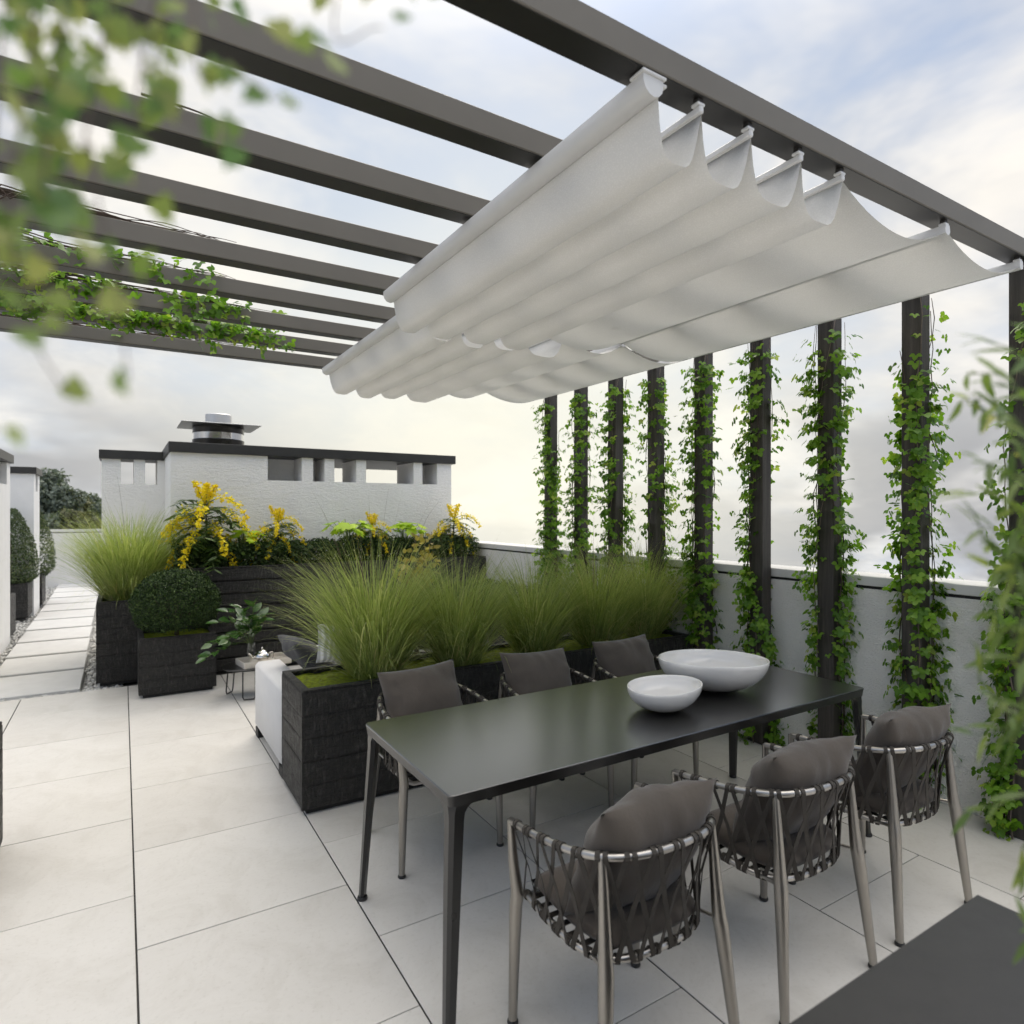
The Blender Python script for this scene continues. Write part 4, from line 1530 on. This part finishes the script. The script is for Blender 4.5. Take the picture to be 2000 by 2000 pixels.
# ---- boxwood hedge strips
def hedge(label, x0, x1, y0, y1, z0, z1, n, size, mat, seed, shape=None):
    t = thing('low_hedge', label, 'hedge', ((x0 + x1) / 2, (y0 + y1) / 2, z0))
    g = np.random.default_rng(seed)
    u, v, w_ = g.random(n), g.random(n), g.random(n) ** .55
    x, y = x0 + (x1 - x0) * u, y0 + (y1 - y0) * v
    topz = np.array([z0 + (z1 - z0) * (.86 + .22 * noise.noise((a_ * 3.3, b_ * 3.3, seed)) + .12 * noise.noise((a_ * 11, b_ * 11, seed))) for a_, b_ in zip(x, y)])
    z = z0 + (topz - z0) * w_
    nor = np.column_stack([(u - .5) * .6, (v - .5) * 1.6, np.full(n, .8)])
    o = mesh_obj('foliage', leaf_mass('foliage', np.column_stack([x, y, z]), nor, size, mat, .8, wloc(t)), t)
    o['kind'] = 'stuff'
    ns = max(4, int((x1 - x0) * 6))
    for i in range(ns):
        xx, yy = random.uniform(x0 + .05, x1 - .05), random.uniform(y0 + .05, y1 - .05)
        obj('stem', MB().tube([(xx, yy, z0 - .05), (xx + random.uniform(-.03, .03), yy, z0 + (z1 - z0) * .7)], [.006, .003], 5), M['bark'], t, 180)


hedge('dark green clipped hedge filling the tall board planter', .44, 3.78, 6.87, 7.36, .98, 1.33, 30000, .027, M['box_leaf'], 71)
hedge('olive green low hedge in the planter along the right parapet', 3.20, 3.70, 4.04, 6.58, .56, .86, 9000, .030, M['mahonia'], 72)


# ---- yellow flowering shrubs
def mahonia(label, x, y, z, s, seed, gold=1.0):
    rr = random.Random(seed)
    t = thing('flowering_shrub', label, 'shrub', (x, y, z))
    off = wloc(t)
    obj('stem', MB().tube([(x, y, z - .10), (x + .01, y, z + .18 * s), (x, y, z + .52 * s)], [.012, .010, .006], 6), M['bark'], t, 180)
    lp, lr, fl, fr = [], [], [], []

    def spray(p0, d0, length, drop, flowers, leaves):
        p, d = Vector(p0), Vector(d0).normalized()
        n = 9
        pts = [p.copy()]
        for i in range(n):
            p = p + d * (length / n)
            d = (d + Vector((0, 0, -drop / n))).normalized()
            pts.append(p.copy())
            if leaves:
                for sgn in (-1, 1):
                    ax = (d.cross(Vector((0, 0, 1))).normalized() * sgn + d * .5 + Vector((0, 0, rr.uniform(-.3, .2))))
                    lp.append((p, ax, s * rr.uniform(.055, .095)))
            if flowers and i > 1:
                for _ in range(16):
                    o_ = Vector((rr.gauss(0, 1), rr.gauss(0, 1), rr.gauss(0, 1))) *   .020 * s * (1.25 - i / n)
                    fl.append((p + o_, s * rr.uniform(.018, .030)))
        obj('spray', MB().tube(pts, [.004 * s * (1 - .6 * i / n) for i in range(n + 1)], 5), M['stem_green'], t, 180)
    for i in range(36):                              # leafy whorls
        a_ = i * 2.4 + rr.uniform(-.3, .3)
        el = rr.uniform(-.1, .9)
        zz = z + s * (.06 + .42 * (i / 36))
        spray((x, y, zz), (math.cos(a_), math.sin(a_), el), s * rr.uniform(.20, .34), 1.3, False, True)
    for i in range(16):                              # drooping yellow racemes
        a_ = i * 2.4 + .8
        zz = z + s * (.14 + .36 * (i / 16))
        spray((x, y, zz), (math.cos(a_), math.sin(a_), .75 - .25 * (i % 3)), s * rr.uniform(.34, .52), 2.1 + .5 * (i % 3), True, False)
    for i in range(4):
        a_ = i * 1.6
        spray((x, y, z + s * .46), (math.cos(a_) * .35, math.sin(a_) * .35, 1), s * rr.uniform(.17, .25), .25, True, False)
    n = len(lp)
    loc = np.array([tuple(p) for p, _, _ in lp]); Y = np.array([tuple(a_) for _, a_, _ in lp])
    Rm = axis_rots(Y, np.tile([0, 0, 1.0], (n, 1)) + rng.normal(0, .3, (n, 3))) * np.array([q for _, _, q in lp])[:, None, None]
    lv, lf = leaf_template(1, .30)
    o = mesh_obj('leaves', batch_mesh('leaves', lv, lf, Rm, loc, M['mahonia'], True, off=off), t); o['kind'] = 'stuff'
    n = len(fl)
    loc = np.array([tuple(p) for p, _ in fl])
    Rm = rand_rots(n, np.tile([0, 0, 1.0], (n, 1)), 1.0) * np.array([q for _, q in fl])[:, None, None]
    pv, pf = leaf_template(1, .75, .5, .1)
    o = mesh_obj('flowers', batch_mesh('flowers', pv, pf, Rm, loc, M['flower'], True, off=off), t); o['kind'] = 'stuff'


mahonia('largest yellow flowering shrub at the left of the tall board planter', .72, 7.08, 1.04, 1.30, 81)
mahonia('yellow flowering shrub second from the left in the tall board planter', 1.42, 7.10, 1.06, .88, 82)
mahonia('small yellow flowering shrub in the middle of the tall board planter', 2.47, 7.10, 1.08, .74, 83)
mahonia('yellow flowering shrub at the right end of the tall board planter', 3.52, 7.10, 1.06, .92, 84)


# ---- bright lime leaved plants
def lobed_leaf(L):
    pts = [(0, 0)]
    out = [(.10, .05), (.42, .02), (.34, .24), (.62, .36), (.40, .50), (.46, .80), (.20, .72), (0, 1.05)]
    v = [(0, .35 * L, .0)] + [(0, 0, -.02 * L)] + [(x * L, y * L, -.12 * L * (abs(x) + .4 * y)) for x, y in out] + [(-x * L, y * L, -.12 * L * (abs(x) + .4 * y)) for x, y in reversed(out[:-1])]
    n = len(v) - 1
    f_ = [(0, i, i + 1) for i in range(1, n)] + [(0, n, 1)]
    return v, f_


lime_me = template_mesh('leaf', *lobed_leaf(.12), M['lime'])
at_ = lime_me.attributes['rnd'].data


def lime_plant(label, x, y, z, s, seed):
    rr = random.Random(seed)
    t = thing('lime_plant', label, 'plant', (x, y, z))
    mes = []
    for q in (.15, .5, .9):
        me = lime_me.copy()
        me.attributes['rnd'].data.foreach_set('value', np.full(len(me.vertices), q, dtype=np.float32))
        mes.append(me)
    for i in range(26):
        a_ = i * 2.4 + rr.uniform(-.3, .3)
        r_ = s * rr.uniform(.03, .19)
        h_ = s * (.26 - .55 * r_ / s * .5 + rr.uniform(-.04, .05))
        px_, py_, pz_ = x + r_ * math.cos(a_), y + r_ * math.sin(a_), z + h_
        obj('stalk', MB().tube([(x + r_ * .15 * math.cos(a_), y + r_ * .15 * math.sin(a_), z - .02), (x + r_ * .6 * math.cos(a_), y + r_ * .6 * math.sin(a_), z + h_ * .75), (px_, py_, pz_)], .003, 5), M['stem_green'], t, 180)
        mt = Matrix.Translation((px_, py_, pz_)) @ Matrix.Rotation(a_ - math.pi / 2 + rr.uniform(-.4, .4), 4, 'Z') @ Matrix.Rotation(R(rr.uniform(-45, 5)), 4, 'X') @ Matrix.Rotation(R(rr.uniform(-20, 20)), 4, 'Y') @ Matrix.Scale(s * rr.uniform(.7, 1.15), 4)
        inst('leaf', rr.choice(mes), t, mt)


lime_plant('small lime green plant between the two left flowering shrubs', 1.08, 7.05, 1.17, .85, 91)
lime_plant('bright lime green leafy plant in the middle of the board planter', 2.17, 7.02, 1.18, 1.2, 92)
lime_plant('bright lime green leafy plant right of the middle flowering shrub', 2.83, 7.02, 1.18, 1.05, 93)

# golden leaved shrub between the grasses
GS = thing('golden_shrub', 'golden yellow leaved shrub standing behind the second grass clump', 'shrub', (2.15, 5.05, 0))
obj('pot', MB().lathe([(.12, 0), (.15, .01), (.19, .34), (.20, .36), (.18, .36), (.17, .33), (.02, .33)], (2.15, 5.05, 0), 24), M['counter'], GS, 40)
gpts, gn = [], []
for i in range(13):
    a_ = i * 2.4
    tip = Vector((2.15 + .20 * math.cos(a_) * random.uniform(.4, 1), 5.05 + .17 * math.sin(a_) * random.uniform(.4, 1), 1.0 + .44 * random.random()))
    pth = smooth_path([(2.15, 5.05, .32), (2.15 + .05 * math.cos(a_), 5.05 + .05 * math.sin(a_), .62), tip], 6)
    obj('stem', MB().tube(pth, [.006 - .0003 * j for j in range(len(pth))], 5), M['bark'], GS, 180)
    for j in range(46):
        q, d = along(pth, .25 + .75 * random.random())
        gpts.append((q.x + random.gauss(0, .02), q.y + random.gauss(0, .02), q.z + random.gauss(0, .02)))
gpts = np.array(gpts)
Rm = rand_rots(len(gpts), np.tile([-.2, -.5, .6], (len(gpts), 1)), .5) * rng.uniform(.04, .075, (len(gpts), 1, 1))
o = mesh_obj('leaves', batch_mesh('leaves', SIMPLE_V, SIMPLE_F, Rm, gpts, M['gold_leaf'], True, off=wloc(GS)), GS); o['kind'] = 'stuff'

# ---- vase with glossy leaved branches on the side table
vx, vy, vz = .985, 6.06, .2645
VS = thing('vase', 'clear glass vase on the round side table', 'vase', (vx, vy, vz))
obj('glass_wall', MB().lathe([(.02, 0), (.040, .001), (.046, .02), (.046, .09), (.038, .14), (.042, .165), (.0395, .165), (.0355, .14), (.0425, .09), (.0425, .02), (.037, .008), (.004, .008)], (vx, vy, vz), 28), M['glass'], VS, 50)
BR = thing('leaf_branches', 'glossy green leafy branches standing in the glass vase', 'plant', (vx, vy, vz + .01))
zz_me = [template_mesh('leaf', *leaf_template(.115 * s, .070 * s, .25, .14), M['zz_leaf']) for s in (.85, 1, 1.12)]
tips = [(-.33, -.10, .20), (-.26, .05, .36), (-.12, -.12, .50), (.02, -.06, .52), (.10, -.12, .42), (.13, .06, .34), (-.38, -.14, .10), (-.18, .10, .44), (-.06, -.18, .40), (-.22, -.18, .24)]
for i, (dx, dy, dz_) in enumerate(tips):
    pth = smooth_path([(vx + random.uniform(-.01, .01), vy + random.uniform(-.01, .01), vz + .012), (vx + dx * .10, vy + dy * .10, vz + .165), (vx + dx * .55, vy + dy * .55, vz + .10 + dz_ * .70), (vx + dx, vy + dy, vz + dz_)], 6)
    obj('stem', MB().tube(pth, .0032, 6), M['stem_green'], BR, 180)
    for j in range(7):
        q, d = along(pth, .48 + .52 * j / 6)
        sgn = 1 if j % 2 else -1
        sd = d.cross(Vector((0, 0, 1))).normalized() * sgn
        ax = (d * (.7 if j < 6 else 2) + sd * (.9 if j < 6 else .0) + Vector((0, 0, .25))).normalized()
        nn = Vector((random.gauss(0, .3), -.35 + random.gauss(0, .3), 1)).normalized()
        mt3 = axis_rots(np.array([ax[:]]), np.array([nn[:]]))[0]
        mt = Matrix([[*mt3[0], q.x], [*mt3[1], q.y], [*mt3[2], q.z], [0, 0, 0, 1]])
        inst('leaf', zz_me[(i + j) % 3], BR, mt)

# ---- blurred vine hanging in the near left foreground
FV = thing('hanging_vine', 'blurred green vine hanging close to the camera at the upper left', 'vine', (.05, 1.3, 2.9))
fore_stems = [
    [(-0.03, 1.27, 2.9), (-0.024, 0.8, 2.55), (-0.038, 0.388, 1.826), (-0.043, 0.361, 1.739), (-0.034, 0.344, 1.68), (-0.02, 0.33, 1.65)],
    [(0.067, 1.27, 2.9), (0.054, 0.8, 2.55), (-0.008, 0.369, 1.831), (-0.012, 0.348, 1.765), (-0.002, 0.324, 1.698), (0.002, 0.316, 1.657)],
    [(0.118, 1.27, 2.9), (0.094, 0.8, 2.55), (0.031, 0.357, 1.859), (0.044, 0.326, 1.814), (0.061, 0.303, 1.788)],
    [(0.395, 1.27, 2.9), (0.316, 0.8, 2.55), (0.099, 0.339, 1.881), (0.112, 0.307, 1.845)],
    [(-0.087, 1.27, 2.9), (-0.07, 0.8, 2.55), (-0.048, 0.37, 1.8), (-0.052, 0.361, 1.736), (-0.043, 0.344, 1.694)],
    [(0.132, 1.27, 2.9), (0.106, 0.8, 2.55), (0.011, 0.369, 1.844), (0.019, 0.341, 1.794), (0.039, 0.323, 1.776)],
    [(0.008, 1.27, 2.9), (0.006, 0.8, 2.55), (-0.027, 0.369, 1.807), (-0.022, 0.354, 1.753), (-0.008, 0.34, 1.734)],
    [(0.426, 1.27, 2.9), (0.341, 0.8, 2.55), (0.149, 0.331, 1.9)],
    [(-0.058, 1.27, 2.9), (-0.046, 0.8, 2.55), (0.002, 0.374, 1.859), (0.019, 0.352, 1.841)],
    [(-0.131, 1.27, 2.9), (-0.105, 0.8, 2.55), (-0.038, 0.388, 1.836), (-0.03, 0.359, 1.781)],
]


def ivy_leaf(L):
    out = [(.08, -.02), (.34, -.06), (.50, .22), (.34, .38), (.36, .62), (.16, .66), (0, 1.0)]
    v = [(0, .30 * L, .03 * L), (0, .02 * L, 0)] + [(x * L, y * L, -.10 * L * abs(x)) for x, y in out] + [(-x * L, y * L, -.10 * L * abs(x)) for x, y in reversed(out[:-1])]
    n = len(v) - 1
    return v, [(0, i, i + 1) for i in range(1, n)] + [(0, n, 1)]


fore_me = [template_mesh('leaf', *ivy_leaf(s), M['fore_leaf']) for s in (.0105, .013, .0155)]
fr_ = random.Random(7)
leaf_n = [84, 70, 64, 18, 76, 74, 90, 12, 72, 80]
for i, pts in enumerate(fore_stems):
    pth = smooth_path(pts, 8)
    obj('stem', MB().tube(pth, [  .0008 * (1 - .6 * j / len(pth)) for j in range(len(pth))], 6), M['bark'], FV, 180)
    lo_ = .78 if i in (3, 7) else .46
    for j in range(leaf_n[i]):
        q, d = along(pth, lo_ + (1 - lo_) * (j + fr_.random()) / leaf_n[i])
        q = q + Vector((fr_.gauss(0, .011), fr_.gauss(0, .011), fr_.gauss(0, .010)))
        ax = Vector((fr_.gauss(0, .5), fr_.gauss(0, .4), -.8)).normalized()
        nn = Vector((fr_.gauss(0, .5), -.8 + fr_.gauss(0, .4), .35)).normalized()
        m3 = axis_rots(np.array([ax[:]]), np.array([nn[:]]))[0]
        inst('leaf', fr_.choice(fore_me), FV, Matrix([[*m3[0], q.x], [*m3[1], q.y], [*m3[2], q.z], [0, 0, 0, 1]]))

# ---- bamboo on the counter, right foreground
BP = thing('bamboo_plant', 'blurred leafy bamboo reaching in at the right picture edge', 'plant', (.84, .19, .75))
obj('pot', MB().lathe([(.07, .001), (.09, .004), (.115, .17), (.12, .18), (.108, .18), (.10, .16), (.01, .155)], (.84, .19, .75), 24), M['counter'], BP, 40)
br_ = random.Random(19)
for i in range(6):
    a_ = i * 1.05
    x_, y_ = 0.84 + .035 * math.cos(a_), .19 + .035 * math.sin(a_)
    obj('cane', MB().tube([(x_, y_, .90), (x_ + .01, y_ + .005, 1.5), (x_ - .03, y_ + .03, 2.15)], [.0055, .0045, .002], 8), M['stem_green'], BP, 180)
bamboo_branches = [
    [(0.809, 0.181, 1.600), (0.767, 0.236, 1.717), (0.714, 0.253, 1.748), (0.706, 0.279, 1.765)],
    [(0.851, 0.192, 1.575), (0.713, 0.225, 1.669), (0.669, 0.247, 1.718), (0.714, 0.296, 1.737)],
    [(0.812, 0.182, 1.553), (0.729, 0.230, 1.647), (0.759, 0.284, 1.693), (0.690, 0.277, 1.697)],
    [(0.874, 0.198, 1.498), (0.757, 0.236, 1.600), (0.735, 0.265, 1.635), (0.662, 0.264, 1.646)],
    [(0.852, 0.192, 1.476), (0.795, 0.249, 1.559), (0.716, 0.266, 1.610), (0.706, 0.293, 1.620)],
    [(0.856, 0.193, 1.451), (0.720, 0.220, 1.531), (0.746, 0.269, 1.570), (0.697, 0.284, 1.590)],
    [(0.816, 0.183, 1.411), (0.717, 0.219, 1.509), (0.760, 0.271, 1.534), (0.699, 0.272, 1.547)],
    [(0.861, 0.194, 1.350), (0.800, 0.247, 1.431), (0.754, 0.260, 1.455), (0.743, 0.286, 1.451)],
    [(0.826, 0.186, 1.332), (0.797, 0.242, 1.388), (0.733, 0.248, 1.412), (0.753, 0.281, 1.379)],
    [(0.879, 0.199, 1.294), (0.731, 0.216, 1.342), (0.716, 0.230, 1.350)],
    [(0.807, 0.181, 1.272), (0.822, 0.242, 1.223), (0.742, 0.241, 1.214)],
    [(0.851, 0.192, 1.526), (0.740, 0.230, 1.633), (0.735, 0.253, 1.668), (0.703, 0.261, 1.648)],
    [(0.821, 0.184, 1.433), (0.771, 0.237, 1.511), (0.746, 0.253, 1.502), (0.750, 0.280, 1.482)],
    [(0.857, 0.193, 1.625), (0.814, 0.243, 1.754), (0.783, 0.256, 1.778)],
    [(0.891, 0.202, 1.367), (0.784, 0.238, 1.471), (0.712, 0.234, 1.489)],
]
bam_me = [template_mesh('leaf', *leaf_template(s, s * .21, .3, .16), M['bamboo_leaf']) for s in (.028, .034, .040)]
extra = [[Vector(p) + Vector((br_.uniform(.005, .045), br_.uniform(-.02, .03), br_.uniform(-.07, .05))) for p in q] for q in bamboo_branches]
extra += [[Vector(p) + Vector((br_.uniform(.01, .05), br_.uniform(-.02, .03), -.16 + br_.uniform(-.05, .05))) for p in q] for q in bamboo_branches[4:]]
for pts in bamboo_branches + extra:
    pth = smooth_path(pts, 6)
    obj('branch', MB().tube(pth, [  .0012 * (1 - .6 * j / len(pth)) for j in range(len(pth))], 5), M['stem_green'], BP, 180)
    nl = 12
    for j in range(nl):
        q, d = along(pth, .30 + .70 * j / (nl - 1))
        sd = d.cross(Vector((.3, -.9, .3))).normalized() * (1 if j % 2 else -1)
        ax = (d * 1.1 + sd * .6 + Vector((br_.gauss(0, .2), br_.gauss(0, .2), -.25 + br_.gauss(0, .2)))).normalized()
        nn = Vector((-.3 + br_.gauss(0, .4), -.4 + br_.gauss(0, .4), .8)).normalized()
        m3 = axis_rots(np.array([ax[:]]), np.array([nn[:]]))[0]
        inst('leaf', br_.choice(bam_me), BP, Matrix([[*m3[0], q.x], [*m3[1], q.y], [*m3[2], q.z], [0, 0, 0, 1]]))

# ---- trees beyond the far parapet, on a wooded rise below the roof
def hill_fn(a_, b_):
    x, y = -26 + 40 * a_, 30 + 60 * b_
    return (x, y, -4.0 - 3 * (2 * a_ - 1) ** 2 - 2.5 * (2 * b_ - 1) ** 2 + .5 * noise.noise((x * .1, y * .1, 0)))


struct(obj('hill', MB().grid(hill_fn, 30, 30), M['hill'], None, 180, fix=False))


def tree(label, x, y, ztop, rad, mat, seed, n=2600):
    g = np.random.default_rng(seed)
    rr = random.Random(seed)
    zb = -4.2
    t = thing('background_tree', label, 'tree', (x, y, zb), 'trees beyond the far parapet')
    cz = ztop - rad * 1.25
    obj('trunk', MB().tube([(x, y, zb - .3), (x + .1, y, zb + 2), (x, y, cz)], [.26, .20, .10], 8), M['trunk'], t, 180)
    cl = []
    for i in range(30):
        d = Vector((rr.gauss(0, 1), rr.gauss(0, 1), rr.gauss(.15, 1))).normalized()
        k = rr.uniform(.45, .92)
        cl.append((x + d.x * rad * k, y + d.y * rad * k, cz + d.z * rad * 1.25 * k, rad * rr.uniform(.26, .44)))
        if i % 4 == 0:
            obj('limb', MB().tube([(x, y, cz - rad * .6), cl[-1][:3]], [.07, .02], 5), M['trunk'], t, 180)
    pts, nor = [], []
    for (a_, b_, c_, r_) in cl:
        d = g.normal(0, 1, (n // 30, 3)); d /= np.linalg.norm(d, axis=1, keepdims=True)
        k = r_ * (1 - .5 * g.random((len(d), 1)) ** 2)
        pts.append(np.array([a_, b_, c_]) + d * k * np.array([1, 1, .85])); nor.append(d + np.array([0, 0, .3]))
    pts, nor = np.concatenate(pts), np.concatenate(nor)
    o = mesh_obj('crown', leaf_mass('crown', pts, nor, .24, mat, .7, wloc(t)), t)
    o['kind'] = 'stuff'


tree('tall dark green tree at the left of the far group, beside the wall block', -3.55, 46, 3.85, 1.55, M['tree_leaf'], 1, 5200)
tree('olive toned tree right of the tallest far tree', -2.35, 47.5, 2.75, 1.15, M['tree_leaf_olive'], 2, 4200)
tree('dark rounded tree next to the white chimney wing', -.85, 46, 2.45, 1.25, M['tree_leaf'], 3, 4200)
tree('low pale olive tree in front of the far dark trees', -1.95, 42, 1.75, .95, M['tree_leaf_olive'], 4, 3600)
tree('dark low tree filling the gap under the tallest far tree', -3.3, 42.5, 1.9, 1.15, M['tree_leaf'], 5, 3600)
tree('grey green tree behind the chimney wing edge', -1.6, 50, 2.9, 1.3, M['tree_leaf'], 6, 4200)
tree('dark tree hidden mostly by the far white wall block', -5.4, 46, 3.3, 1.5, M['tree_leaf'], 8, 3600)
